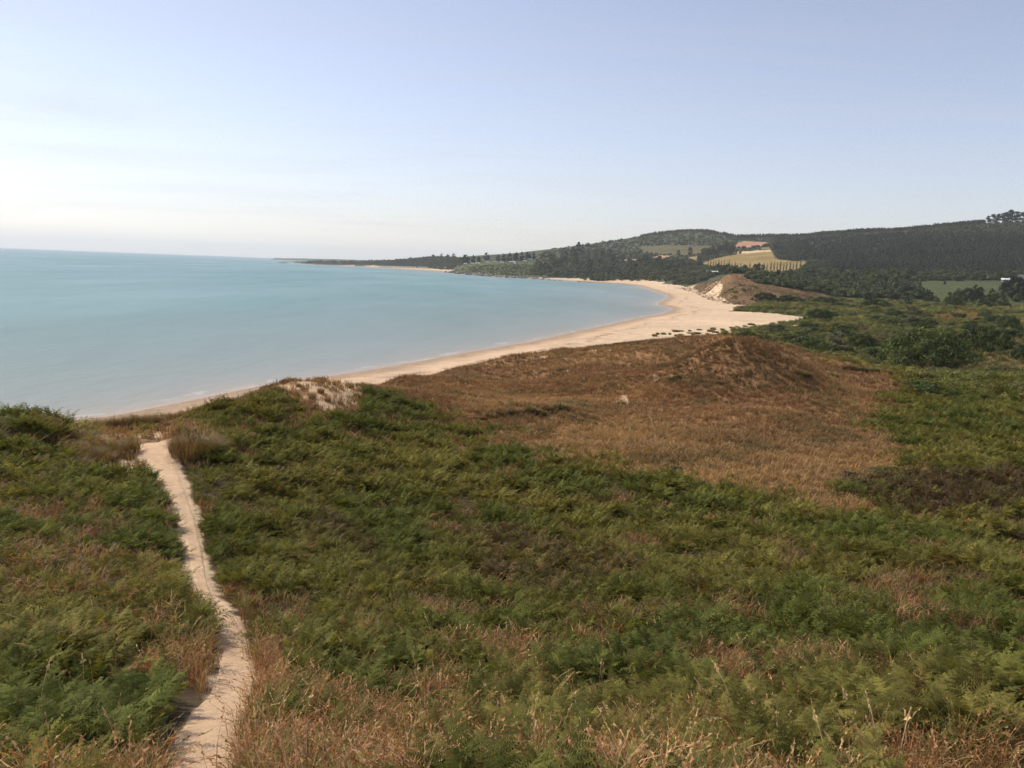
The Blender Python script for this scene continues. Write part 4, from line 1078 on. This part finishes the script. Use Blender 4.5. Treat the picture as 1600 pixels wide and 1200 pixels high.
for u, v, h_, w_, lab in ((1060, 399, 10, 1.0, 'round tree on the moor left of the golden field, nearer the farm'), (1078, 398, 13, .8, 'taller dark tree standing on the moor left of the grove'), (1093, 408, 10, 1.0, 'dark tree at the lower left corner of the golden field'),
                          (1156, 396, 5, 1.6, 'low dark bush in the hedge at the top of the golden field'), (1212, 391, 10, 1.2, 'dark tree at the right end of the ploughed field'), (1476, 444, 8, .8, 'small dark conical tree standing in the pasture')):
    tree_px(K_TREE, u, v, h_, T_DARK, lab, None, w_, 10, 500)
for u in [1106, 1110, 1114.5, 1118, 1122.5, 1126.5, 1131, 1135, 1139, 1143, 1148]:
    tree_px(K_POPLAR, u, 419 + .02 * (u - 1106), 12 + random.uniform(-1.5, 1.5), T_DARK, 'slim poplar in the row in front of the golden field, left stretch', 'poplars left stretch', 1.1, 14, 900)
for u in [1152, 1157, 1171, 1193, 1198, 1204, 1209, 1214, 1219, 1224, 1228.5, 1234, 1239, 1244, 1250]:
    tree_px(K_POPLAR, u, 424, 14 + random.uniform(-2.5, 2), T_DARK, 'slim poplar in the row in front of the golden field, right stretch', 'poplars right stretch', 1.1, 14, 900)
for u, v, h_, lab in ((1540, 349, 10, 'leftmost pine of the clump on the right skyline'), (1547, 348.5, 12, 'dense pine second from the left in the skyline clump'), (1555, 348, 12, 'pine with a notch beside it in the skyline clump'), (1563, 348, 13, 'broad pine left of the tallest in the skyline clump'),
                      (1571, 348, 14, 'pine leaning on the tallest in the skyline clump'), (1579, 348, 17, 'tallest pine of the clump on the right skyline'), (1588, 348, 15, 'pine just right of the tallest in the skyline clump'), (1597, 348, 14, 'pine at the very right edge of the skyline clump')):
    tree_px(K_PINE, u, v, h_, T_PINE, lab, None, 1.15, 15, 900)

# shrubs on the low ground behind the dunes
SH = [  # u, v of the foot, width px, height px, tint, label
 (1447, 578, 152, 56, T_MID, 'largest dark rounded thicket on the flats behind the brown dune'),
 (1547, 553, 62, 38, T_MID, 'dark domed shrub right of the largest thicket'), (1512, 545, 34, 30, T_DARK, 'dark shrub wedged between the largest thicket and the domed shrub'),
 (1450, 621, 80, 24, T_MID, 'low glossy green bush alone on the grass beside the brown dune'), (1518, 597, 40, 14, T_LIGHT, 'small pale green bush at the foot of the largest thicket'),
 (1598, 562, 34, 24, T_DARK, 'dark shrub cut by the right edge of the photo'), (1280, 502, 52, 18, T_DARK, 'dark rounded bush at the inner tip of the sand'),
 (1367, 484, 46, 18, T_DARK, 'dark dome-shaped bush alone on the green flats'), (1399, 499, 30, 13, T_DARK, 'dark bush just left of the golden patch'), (1424, 494, 26, 15, T_GREY, 'greyish bush above the left end of the golden patch'),
 (1488, 481, 32, 17, T_MID, 'rounded green bush above the golden patch'), (1455, 476, 26, 14, T_DARK, 'dark bush up the slope from the golden patch'), (1515, 473, 44, 20, T_DARK, 'dark tree-like bush in front of the pasture'),
 (1552, 482, 44, 20, T_DARK, 'dark wide bush right of the golden patch, in front of the pasture'), (1590, 470, 62, 32, T_PINE, 'big dark tree mass at the right edge below the pasture'),
 (1420, 463, 34, 16, T_PINE, 'dark bush left of the pasture corner'), (1470, 491, 8, 4, T_DARK, 'tiny dark bush on the golden patch'), (1505, 496, 14, 6, T_DARK, 'small dark bush on the right part of the golden patch'),
 (1540, 497, 24, 11, T_MID, 'green bush at the right end of the golden patch'), (1518, 519, 36, 16, T_DARK, 'dark open bush above the domed shrub'), (1573, 520, 40, 24, T_MID, 'green bush behind the domed shrub at right'),
 (1270, 551, 60, 22, T_MID, 'leafy shrub at the left of the row below the sand tip'), (1310, 553, 46, 24, T_GREY, 'silvery grey green shrub in the row behind the brown dune'), (1345, 549, 56, 25, T_MID, 'tall green shrub in the row behind the brown dune'),
 (1235, 538, 58, 16, T_LIGHT, 'pale green low shrub nearest the crest of the brown dune'), (1385, 556, 40, 16, T_MID, 'low green shrub between the row and the largest thicket'),
 (1266, 519, 50, 13, T_DARK, 'dark low shrub just below the inner tip of the sand'), (1318, 517, 40, 12, T_MID, 'mid green shrub right of the sand tip in the second row'), (1195, 471, 46, 13, T_DARK, 'dark shrub at the left end of the thicket behind the sand'),
 (1235, 476, 54, 14, T_DARK, 'dark shrub in the middle of the thicket behind the sand'), (1288, 478, 50, 13, T_MID, 'green shrub at the right end of the thicket behind the sand'), (1057, 598, 28, 12, T_MID, 'single small green bush on the brown dune slope'),
 (1165, 483, 42, 5, T_MID, 'flat tongue of green scrub lying on the sand'), (1440, 516, 44, 12, T_MID, 'low wide green bush below the golden patch'), (1487, 531, 50, 15, T_LIGHT, 'yellow green bush just above the largest thicket'),
 (1330, 748, 40, 12, T_DARK, 'dark low bush at the corner of dry grass and bracken'), (1055, 738, 46, 10, T_DARK, 'dark sprawling bush at the edge of bracken and dry grass'), (1400, 744, 110, 10, T_DARK, 'long dark bramble bank along the upper edge of the dead bracken'),
]
for u, v, w_, h_, tint, lab in SH:
    g, _, _ = ground_at([u], [v], 30)
    g = g[0]; W_ = w_ * g[3] / F; H_ = h_ * g[3] / F; big = W_ > 9
    K = K_BIG if big else K_BUSH
    a = math.atan2(g[0], g[1]); dep = min(W_, max(H_ * 2.2, W_ * .6)); L0, H0 = (18.0, 6.0) if big else (6.0, 3.0)
    K.put((g[0] + math.sin(a) * dep * .25, g[1] + math.cos(a) * dep * .25, g[2] - .1), (W_ / L0, dep / L0, H_ / H0 * 1.05), tint, lab, None, rz=-a)
r_ = np.random.default_rng(5)
P_ = in_px([(1215, 545), (1130, 520), (1260, 506), (1300, 480), (1180, 478), (1290, 462), (1420, 470), (1600, 476), (1640, 500), (1640, 545), (1420, 545), (1380, 560)], 78, 15)
G_, U_, V_ = ground_at(P_[:, 0], P_[:, 1], 160)
for g in G_:
    W_ = r_.uniform(3.5, 8) * (1 + g[3] / 900)
    K_BUSH.put((g[0], g[1], g[2] - .1), (W_ / 6, W_ / 6, W_ / 6 * r_.uniform(.55, .9)), (T_DARK, T_MID, T_MID, T_LIGHT, T_GREY)[int(r_.integers(5))], 'low rounded shrub among many in the green scrub behind the brown dune', 'low shrubs of the scrub flats')

# ------------------------------------------------------------------ masses nobody could count
def stuff_px(name, poly, n_, seed, protos, hpx, tints, mat, ref, excl=(), dmin=300, sink=.1, hm=None, d_exp=1.0):
    P_ = in_px(poly, n_, seed); G_, U_, V_ = ground_at(P_[:, 0], P_[:, 1], dmin)
    k = np.ones(len(G_), bool)
    for e in excl: k &= ~inpoly(U_, V_, POLY[e][0])
    G_ = G_[k]; m = len(G_); r = np.random.default_rng(seed)
    s_ = r.uniform(hpx[0], hpx[1], m) * (hm if hm else G_[:, 3] / F) / ref
    t = np.array(tints)[r.integers(0, len(tints), m)] * r.uniform(.65, 1.35, (m, 1))
    nz = fbm(G_[:, 0] / 60, G_[:, 1] / 60, 33, 3)[:, None]; t = t * (.6 + .8 * nz)
    rot = np.stack([np.zeros(m), np.zeros(m), r.uniform(0, 6.28, m)], 1)
    return cover(name, protos, G_[:, :3] - np.array([0, 0, sink]), rot, s_, r.integers(0, len(protos), m), t, mat)
def spruce(seed):
    r = np.random.default_rng(seed); Lv = Leaves()
    for k in range(9):
        z0 = .6 + k * 1.05; rad = 2.0 * (1 - k / 9.6)
        for i in range(9):
            a = i * 2 * PI / 9 + r.uniform(-.3, .3) + k; q_ = rad * r.uniform(.75, 1.15); l = float(np.clip(.5 + r.normal(0, .25), 0, 1))
            c_, s_ = math.cos(a), math.sin(a); w_ = .32 * rad + .12
            Lv.quad(np.array([0, 0, z0 + 1.35]), np.array([c_ * q_ * .6 - s_ * w_, s_ * q_ * .6 + c_ * w_, z0 + .35]), np.array([c_ * q_, s_ * q_, z0 - .25]), np.array([c_ * q_ * .6 + s_ * w_, s_ * q_ * .6 - c_ * w_, z0 + .35]), l)
    return Lv.out()
SPR = [spruce(1400 + i) for i in range(3)]
SPRW = [(v_ * np.array([1.7, 1.7, .8]), f_, l_) for v_, f_, l_ in SPR]
SCR = [clump_leaves(1500 + i, 420, 1.3, 1.5, .13, 6) for i in range(5)]
FAR_SCR = [clump_leaves(1520 + i, 170, 1.4, 1.6, .3, 6) for i in range(5)]
HOLES = ('gold', 'plough', 'olive', 'pale', 'tan1', 'tan2', 'tan3', 'pasture', 'lawn')
stuff_px('conifer_plantation', [(1208, 372), (1330, 368), (1420, 366), (1540, 366), (1650, 366), (1650, 428), (1420, 427), (1300, 420), (1268, 408), (1225, 405), (1212, 396)], 11000, 21, SPRW, (4.5, 8.5), [(.032, .046, .030), (.042, .056, .032), (.028, .040, .030), (.05, .06, .035)], M_NEEDLE, 10, HOLES, 900, hm=1.0)
def ridge(name, u0, u1, n_, seed, h_, tints, depth=60):
    r = np.random.default_rng(seed); us_ = np.linspace(u0, u1, 60); S_ = np.array([skyline(u) for u in us_]); out = []
    for i in range(n_):
        u = r.uniform(u0, u1); x, y, d = np.interp(u, us_, S_[:, 0]), np.interp(u, us_, S_[:, 1]), np.interp(u, us_, S_[:, 3])
        q_ = 1 + r.uniform(-depth, depth * .5) / d; out.append((x * q_, y * q_))
    P_ = np.array(out); z = height(P_[:, 0], P_[:, 1]); m = n_
    patch = fbm(P_[:, 0] / 45, P_[:, 1] / 45, seed, 3)
    s_ = r.uniform(h_[0], h_[1], m) * (.65 + .7 * patch) / 10; t = np.array(tints)[r.integers(0, len(tints), m)] * r.uniform(.7, 1.3, (m, 1))
    cover(name, SPRW, np.stack([P_[:, 0], P_[:, 1], z - .2], 1), np.stack([np.zeros(m), np.zeros(m), r.uniform(0, 6.28, m)], 1), s_, r.integers(0, 3, m), t, M_NEEDLE)
ridge('ridge_conifers', 1128, 1262, 700, 22, (5.5, 11), [(.036, .048, .032), (.045, .052, .034)])
ridge('ridge_conifers', 1262, 1536, 2400, 28, (6, 12), [(.040, .042, .032), (.048, .044, .034)])
ridge('ridge_conifers', 1000, 1137, 900, 23, (3.5, 7.5), [(.040, .050, .036), (.046, .052, .036)])
stuff_px('hill_scrub', [(840, 398), (860, 390), (940, 374), (1000, 364), (1060, 360), (1130, 362), (1200, 366), (1330, 362), (1650, 342), (1650, 370), (1330, 374), (1215, 374), (1260, 400), (1240, 410), (1100, 425), (1000, 425), (900, 420), (850, 415)], 5200, 24, FAR_SCR, (2.0, 5.0), [(.075, .088, .038), (.09, .095, .042), (.062, .076, .034), (.10, .085, .05)], M_SCRUB, 1.7, HOLES + ('moor',), 900, hm=1.0)
stuff_px('woodland', [(830, 420), (880, 404), (960, 404), (1010, 410), (1080, 408), (1105, 420), (1200, 428), (1270, 424), (1420, 428), (1650, 428), (1650, 436), (1430, 440), (1430, 458), (1300, 460), (1200, 446), (1160, 430), (1100, 432), (1060, 440), (930, 439), (830, 430)], 2600, 25, FAR_SCR, (3.0, 6.5), [(.055, .074, .030), (.072, .092, .034), (.09, .105, .038)], M_SCRUB, 1.7, HOLES, 700, hm=1.0)
stuff_px('woodland', [(1052, 446), (1085, 430), (1105, 428), (1140, 420), (1185, 426), (1260, 444), (1340, 452), (1440, 453), (1440, 468), (1300, 464), (1250, 453), (1190, 450), (1090, 446)], 1500, 35, FAR_SCR, (2.0, 5.5), [(.055, .074, .030), (.072, .092, .034), (.09, .105, .038)], M_SCRUB, 1.7, ('fardune', 'pasture'), 500, hm=1.0)
stuff_px('woodland', [(1236, 410), (1268, 407), (1300, 414), (1300, 424), (1240, 428)], 400, 36, FAR_SCR, (3.0, 6.5), [(.050, .066, .032), (.06, .08, .034)], M_SCRUB, 1.7, ('gold',), 700, hm=1.0)
stuff_px('headland_scrub', [(700, 426), (730, 416), (800, 412), (860, 414), (870, 430), (800, 431), (740, 428)], 1700, 26, FAR_SCR, (.8, 1.9), [(.10, .11, .042), (.085, .098, .038), (.06, .075, .03)], M_SCRUB, 1.7, (), 1300, hm=1.0)
stuff_px('shore_scrub', [(470, 410), (560, 403), (640, 402), (700, 396), (725, 412), (700, 422), (640, 417), (560, 414), (480, 412)], 1500, 27, FAR_SCR, (3, 7), [(.075, .088, .04), (.095, .10, .046)], M_SCRUB, 1.7, (), 1800, hm=1.0)

# low scrub over the flats, close enough to show its leaves
xs, ys = scatter(34000, 120, 620, 6, 41, 1)
I = ground_info(xs, ys); u, v, d = I[4], I[5], I[6]
fz_ = fbm(xs / 22, ys / 22, 41, 4); fine = fbm(xs / 7, ys / 7, 42, 3)
p = np.where(fz_ > .40, .85, .35) * (I[2] > 3) * ~I[3]
p[zmask('brown', I, 20)] = 0; p[zmask('fardune', I, 4)] = .04; p[zmask('flatgold', I, 8)] = .06; p[zmask('flatdry', I, 40)] = .10; p[zmask('pasture', I, 3)] = 0
p[(I[2] < 8) & (d < 330) & (u < 1260)] *= .3; p[(d < 150)] *= .5
p[(u < 1130)] = 0; p[GSAND.ravel()[0:1].any() & False] = 0
k = RNG.random(len(xs)) < p; m = k.sum()
t = np.array([.145, .160, .042]) * np.ones((m, 1)); w_ = np.clip((fine[k] - .45) * 5, 0, 1)[:, None]
t = t * (1 - w_) + np.array([.23, .21, .06]) * w_; wd = np.clip((.45 - fz_[k]) * 6, 0, 1)[:, None] * .8; t = t * (1 - wd) + np.array([.13, .09, .04]) * wd
t *= RNG.uniform(.6, 1.35, (m, 1))
cover('scrub', SCR, np.stack([xs[k], ys[k], I[0][k] - .1], 1), slope_tilt(m, .08), RNG.uniform(.35, 1.0, m) * (.6 + .9 * fz_[k]) * (1 + np.clip(d[k] - 300, 0, 300) / 500), RNG.integers(0, 5, m), t, M_SCRUB)
print('scrub', m)
xs, ys = scatter(9000, 430, 1000, 8, 20, 1); I = ground_info(xs, ys)
k = zmask('fardune', I, 3) & (RNG.random(9000) < .9); m = k.sum()
def tint_fd(n_): return np.array([.165, .115, .062]) * RNG.uniform(.6, 1.35, (n_, 1))
cover('far_dune_grass', TUFT_F, np.stack([xs[k], ys[k], I[0][k]], 1), slope_tilt(m, .1), RNG.uniform(1.2, 2.4, m), RNG.integers(0, 5, m), tint_fd(m), M_GRASS)

# ------------------------------------------------------------------ marram tussocks one can count
def tussock_geo(seed, n_=420, h=1.0, w=.008):
    r = random.Random(seed); Lv = Leaves()
    for i in range(n_):
        a = r.uniform(0, 6.28); q_ = math.sqrt(r.random()) * .55; b = np.array([math.cos(a) * q_, math.sin(a) * q_, -.05])
        yaw = a + r.gauss(0, .6); ln = .25 + q_ * 1.3 * r.uniform(.6, 1.2); hh = h * r.uniform(.55, 1.08) * (1 - .35 * q_)
        dr = np.array([math.cos(yaw), math.sin(yaw), 0]); sd = np.array([-dr[1], dr[0], 0]) * w * r.uniform(.7, 1.4); l = r.random()
        m_ = b + dr * hh * ln * .3 + np.array([0, 0, hh * .62]); t_ = b + dr * hh * ln + np.array([0, 0, hh * (1 - .12 * ln)])
        Lv.quad(b - sd, b + sd, m_ + sd * .8, m_ - sd * .8, l); Lv.tri(m_ - sd * .8, m_ + sd * .8, t_, l)
    return Lv.out()
M_TUSS = leaf_mat('marram_blade', (1, 1, 1), .25, .7, inst=False, var=.4, hue=(1.1, 1.05, .9))
TUS = []
for i in range(4): TUS.append(tussock_geo(1600 + i, 420, 1.0, .009))
for i in range(3): TUS.append(tussock_geo(1610 + i, 260, 1.0, .03))
_tm = {}
def tussock(u, v, wpx, hpx, tint, label, group, shape, dmin=20):
    g, _, _ = ground_at([u], [v], dmin)
    if not len(g): return
    g = g[0]; W_ = wpx * g[3] / F; H_ = hpx * g[3] / F
    if shape not in _tm:
        tv, tf, tl = TUS[shape]; o = link_mesh('marram_tussock', tv, tf, M_TUSS, attrs={'leaf': ('FLOAT', tl)}); _tm[shape] = o
    else: o = _tm[shape].copy(); COL.objects.link(o)
    o.location = (g[0], g[1], g[2]); o.rotation_euler = (0, 0, random.uniform(0, 6.28)); o.scale = (W_ / 1.5, W_ / 1.5, H_)
    f = random.uniform(.8, 1.2); o.color = (tint[0] * f, tint[1] * f, tint[2] * f, 1)
    tag(o, label, 'grass tussock', group)
B1 = (.20, .135, .060); B2 = (.27, .18, .085); B3 = (.14, .125, .048)
tussock(300, 712, 78, 44, B1, 'largest shaggy brown marram mound right of the top of the sand path', None, 0); tussock(277, 706, 30, 34, B2, 'straw coloured marram tuft at the right edge of the path top', None, 1); tussock(330, 706, 44, 26, B1, 'lower marram tuft trailing right from the big mound', None, 2)
for i, (u, v, w_, h_) in enumerate(((150, 672, 22, 24), (163, 671, 20, 22), (176, 670, 20, 25), (188, 669, 22, 22), (199, 668, 22, 25), (211, 667, 22, 26), (222, 667, 22, 23), (233, 666, 24, 27), (140, 674, 20, 20), (245, 666, 22, 24))):
    tussock(u, v, w_, h_, (B1, B2, B1)[i % 3], 'brown marram tussock in the row along the crest left of the path top', 'marram tussocks along the crest', i % 4)
for i, (u, v, w_, h_) in enumerate(((120, 735, 40, 26), (138, 720, 40, 28), (160, 725, 38, 28), (150, 702, 44, 28), (180, 712, 34, 28), (205, 705, 30, 26), (118, 708, 34, 24), (130, 690, 36, 22))):
    tussock(u, v, w_, h_, (B2, B1, B2)[i % 3], 'straw coloured marram tussock on the bare crest left of the sand path', 'marram tussocks left of the path', i % 4)
for i, (u, v, w_, h_) in enumerate(((433, 610, 16, 9), (501, 614, 14, 12), (512, 627, 13, 11), (547, 606, 18, 12), (557, 622, 14, 13), (468, 604, 12, 7), (532, 632, 12, 11), (489, 622, 11, 10))):
    tussock(u, v, w_, h_, (B2, B1, B2)[i % 3], 'marram tussock growing on the bare sand of the crest hollow', 'marram tussocks on the sand hollow', i % 4)
for i, (u, v, w_, h_) in enumerate(((770, 652, 24, 10), (785, 648, 22, 10), (802, 646, 20, 9), (829, 644, 22, 12), (856, 641, 22, 11), (876, 640, 26, 13), (913, 640, 24, 14), (755, 656, 22, 9), (845, 648, 20, 9), (1255, 588, 22, 12), (1328, 580, 26, 13), (1350, 582, 20, 11), (1365, 582, 20, 11), (1385, 585, 18, 10), (1300, 590, 20, 10))):
    tussock(u, v, w_, h_, (B3, B1, B3)[i % 3], 'dark marram tussock on the low ridge crossing the brown dune valley', 'dark tussocks on the brown dune', 4 + i % 3)
for i, (u, v, w_, h_) in enumerate(((1021, 525, 11, 6), (1032, 522, 9, 5), (1044, 521, 9, 5), (1054, 518, 9, 4), (1065, 517, 10, 4), (1070, 524, 13, 6), (1066, 527, 14, 5), (1084, 517, 10, 5), (1086, 524, 13, 6), (1094, 521, 12, 5), (1105, 517, 11, 5), (1114, 520, 12, 5), (1122, 517, 10, 4), (1128, 521, 12, 5), (1142, 513, 10, 4), (1150, 511, 12, 4), (1159, 510, 11, 5), (1168, 509, 11, 4), (1177, 508, 12, 4), (1188, 507, 11, 4), (1076, 519, 10, 4), (1100, 524, 14, 6), (1040, 524, 10, 5), (1052, 523, 10, 5), (1060, 520, 12, 5), (1078, 522, 12, 5), (1092, 516, 12, 4), (1111, 516, 12, 5), (1120, 514, 12, 4), (1134, 515, 12, 4), (1136, 511, 12, 4), (1155, 513, 12, 4))):
    tussock(u + random.uniform(-8, 8), v + random.uniform(-3, 3), w_ * random.uniform(.45, 1.1), h_ * random.uniform(.6, 1.1), (.17, .165, .06) if i % 3 else B2, 'green brown grass hummock on the bare sand at the back of the beach', 'grass hummocks on the beach', 4 + i % 3, 200)

# ------------------------------------------------------------------ buildings and caravans, small in the distance
M_WHITE = simple_mat('white_render', (.78, .77, .74), .7, .3, .06, .8); M_ROOF = simple_mat('slate_roof', (.13, .13, .14), .8, .2, .2, 1.5); M_GLASS = simple_mat('dark_window', (.04, .05, .06), .15, .5, .1, 1)
M_CREAM = simple_mat('cream_panel', (.62, .62, .54), .6, .3, .06, .8); M_GREENR = simple_mat('pale_green_roof', (.34, .42, .38), .6, .3, .1, 1); M_RED = simple_mat('clay_roof', (.30, .14, .09), .8, .2, .2, 1.5)
def box(x0, x1, y0, y1, z0, z1):
    v = [(x, y, z) for z in (z0, z1) for x, y in ((x0, y0), (x1, y0), (x1, y1), (x0, y1))]
    return v, [(0, 3, 2, 1), (4, 5, 6, 7), (0, 1, 5, 4), (1, 2, 6, 5), (2, 3, 7, 6), (3, 0, 4, 7)]
def join(bs):
    V_, F_ = [], []
    for v, f in bs: k = len(V_); V_ += list(v); F_ += [tuple(i + k for i in q_) for q_ in f]
    return V_, F_
def gable(x0, x1, y0, y1, z0, z1, over=.3):
    x0 -= over; x1 += over; y0 -= over; y1 += over; ym = (y0 + y1) / 2
    v = [(x0, y0, z0), (x1, y0, z0), (x1, y1, z0), (x0, y1, z0), (x0, ym, z1), (x1, ym, z1)]
    return v, [(0, 3, 2, 1), (0, 1, 5, 4), (2, 3, 4, 5), (0, 4, 3), (1, 2, 5)]
def caravan(u, v, label, body=M_WHITE, roof=M_CREAM, ln=9.5, rz=0.0, dmin=900, group=None, ht=2.9):
    g, _, _ = ground_at([u], [v], dmin)
    if not len(g): return
    g = g[0]; e = empty('static_caravan', (g[0], g[1], g[2] + .1), -math.atan2(g[0], g[1]) + rz); a = ln / 2
    b = link_mesh('body', *box(-a, a, -1.6, 1.6, .45, ht - .4), body, parent=e)
    link_mesh('skirt', *box(-a + .1, a - .1, -1.5, 1.5, -.6, .447), M_ROOF, parent=e)
    link_mesh('roof', *gable(-a, a, -1.6, 1.6, ht - .397, ht + .25, .12), roof, parent=e)
    for x in (-a + 1.2, -.9, a - 3.2):
        link_mesh('window', *box(x, x + 1.7, -1.64, -1.601, 1.15, 2.05), M_GLASS, parent=b)
    tag(e, label, 'caravan', group)
def house(name, u, v, label, ln=9, dp=6.5, eave=4.6, ridge=7.2, wall=M_WHITE, roof=M_ROOF, rz=0.0, dmin=800, group=None):
    g, _, _ = ground_at([u], [v], dmin)
    if not len(g): return
    g = g[0]; e = empty(name, (g[0], g[1], g[2]), -math.atan2(g[0], g[1]) + rz); a, b = ln / 2, dp / 2
    w_ = link_mesh('wall', [*box(-a, a, -b, b, -1.5, eave)[0], (-a, 0, ridge - .1), (a, 0, ridge - .1)], [(0, 3, 2, 1), (0, 1, 5, 4), (2, 3, 7, 6), (1, 2, 6, 9, 5), (3, 0, 4, 8, 7)], wall, parent=e)
    rf = [(-a - .3, -b - .35, eave - .15), (a + .3, -b - .35, eave - .15), (a + .3, 0, ridge), (-a - .3, 0, ridge), (-a - .3, b + .35, eave - .15), (a + .3, b + .35, eave - .15)]
    rf += [(x, y, z + .2) for x, y, z in rf]
    r_o = link_mesh('roof', rf, [(0, 3, 2, 1), (3, 4, 5, 2), (6, 7, 8, 9), (9, 8, 11, 10), (0, 1, 7, 6), (4, 10, 11, 5), (0, 6, 9, 3), (3, 9, 10, 4), (1, 2, 8, 7), (2, 5, 11, 8)], roof, parent=e)
    link_mesh('chimney', *box(a - 1.3, a - .5, -.4, .4, ridge - .5, ridge + 1.1), wall, parent=r_o)
    for x in (-a + 1.2, -.5, a - 2.2):
        link_mesh('window', *box(x, x + 1.0, -b - .04, -b - .001, 1.0, 2.3), M_GLASS, parent=w_)
        if eave > 4: link_mesh('window', *box(x, x + 1.0, -b - .04, -b - .001, 3.0, 4.1), M_GLASS, parent=w_)
    link_mesh('door', *box(-a + 2.8, -a + 3.7, -b - .05, -b - .002, 0, 2.05), M_RED, parent=w_)
    tag(e, label, 'house', group)
house('farmhouse', 1041, 421, 'white two storey farmhouse end-on among the dark trees', 6.5, 6, 5.2, 8.0); house('bungalow', 1030, 421, 'low pale bungalow just left of the white farmhouse', 9, 6, 2.6, 4.4, M_CREAM)
house('barn', 1103, 427, 'long low pale farm shed behind the tall dune', 14, 7, 2.4, 3.6, M_CREAM, M_CREAM); house('cottage', 1117, 428, 'small pale cottage right of the long farm shed', 8, 5, 2.4, 3.8, M_WHITE, M_CREAM)
house('farm_building', 1571, 440.5, 'white low farm building on the right edge of the pasture', 8, 6, 2.2, 3.6, M_WHITE, M_WHITE, dmin=600); house('cottage', 1597, 437, 'white cottage at the right edge of the photo above the dark trees', 7, 6, 3, 5, dmin=600)
for u, v, lab, bd, rf_, ln_ in ((727, 413.5, 'white caravan furthest left on the headland, under the tall trees', M_WHITE, M_WHITE, 7), (738, 413, 'first of the two white caravans side by side on the headland', M_WHITE, M_CREAM, 8), (746, 412.8, 'second of the two white caravans side by side, the longer one', M_WHITE, M_WHITE, 11),
        (762, 411.5, 'cream caravan beneath the lone round headland tree', M_CREAM, M_CREAM, 9), (774, 411, 'pale green roofed caravan left of the long tree row', M_CREAM, M_GREENR, 11), (784, 411.6, 'small white caravan in front of the long tree row', M_WHITE, M_CREAM, 8), (800, 410.5, 'longest bright white caravan in the middle of the headland', M_WHITE, M_WHITE, 13),
        (804, 413, 'little white caravan parked lower down the headland grass', M_WHITE, M_CREAM, 5), (828, 406.8, 'pale green caravan high at the right end of the headland', M_GREENR, M_GREENR, 11), (820, 409.5, 'cream caravan below the right end of the tree row', M_CREAM, M_CREAM, 7)):
    caravan(u, v, lab, bd, rf_, ln_)
for i, u in enumerate((596, 602, 608, 614, 620, 627, 635, 640, 647, 656, 662, 668, 686, 697)):
    caravan(u, 418.4 + (u - 596) * .031 - (1.2 if u < 680 else 1.6), 'tiny white chalet in the line behind the far beach', M_WHITE, M_CREAM, 11, group='chalets behind the far beach', dmin=1800, ht=3.4)
for i, (u, v) in enumerate(((577, 406.2), (584, 406), (590, 405.8), (600, 405.5), (552, 406.5))):
    house('village_house', u, v, 'tiny pale village house on the far low skyline', 12, 9, 5, 9, M_CREAM, M_ROOF, dmin=2500, group='village houses on the far skyline')

# ------------------------------------------------------------------ rocks along the headland and off the far point
M_ROCK = simple_mat('dark_rock', (.11, .10, .095), .9, .2, .5, .4, .6)
def rock_geo(seed):
    r = np.random.default_rng(seed); v, f = [], []
    n1_, n2_ = 9, 6
    for j in range(n2_ + 1):
        for i in range(n1_):
            a = i * 2 * PI / n1_; t = j / n2_ * PI * .62; q_ = 1 + .5 * (float(_hash(np.array([i + 40 * seed]), np.array([j]), 5)[0]) - .5)
            v.append((math.cos(a) * math.sin(t) * q_ + .0, math.sin(a) * math.sin(t) * q_, math.cos(t) * q_ * .7))
    for j in range(n2_):
        for i in range(n1_): f.append((j * n1_ + i, (j + 1) * n1_ + i, (j + 1) * n1_ + (i + 1) % n1_, j * n1_ + (i + 1) % n1_))
    return v, f
ROCKM = [link_mesh('rock', *rock_geo(i), M_ROCK) for i in range(3)]
rk = 0
def rock(u, v, w_, h_, label, group):
    global rk
    x, y = at_z(u, v, 0.0); d = math.hypot(x, y)
    if rk < 3: o = ROCKM[rk]
    else: o = ROCKM[rk % 3].copy(); COL.objects.link(o)
    rk += 1
    o.location = (x, y, -.2); o.rotation_euler = (0, 0, random.uniform(0, 6)); o.scale = (w_ * d / F / 2, w_ * d / F / 2, h_ * d / F)
    tag(o, label, 'rock', group)
rr = random.Random(3)
for i in range(34):
    u = 697 + i * 4.7 + rr.uniform(-1, 1); v = np.interp(u, [693, 712, 750, 800, 850], [425.2, 427.8, 430.8, 434.2, 436.6]) + rr.uniform(-.5, .25)
    rock(u, v, rr.uniform(3, 8), rr.uniform(1.5, 3.5), 'dark rock at the water under the green headland', 'rocks along the foot of the headland')
rock(441, 411.0, 16, 1.2, 'flat dark reef off the far point, the nearer one', None); rock(447, 409.6, 14, 1.0, 'thin dark reef off the far point, behind the nearer one', None); rock(462, 409.4, 18, 1.4, 'dark rock shelf joined to the far point', None); rock(421, 411.6, 3, .5, 'tiny lone rock out in the water off the far point', None)
for u, v in ((858, 437.5), (866, 438.2), (874, 438.6), (905, 440.4), (913, 440.8), (921, 441.2)):
    rock(u, v, rr.uniform(5, 9), rr.uniform(1, 2), 'dark weedy rock on the small far beach below the wood', 'rocks on the small far beach')
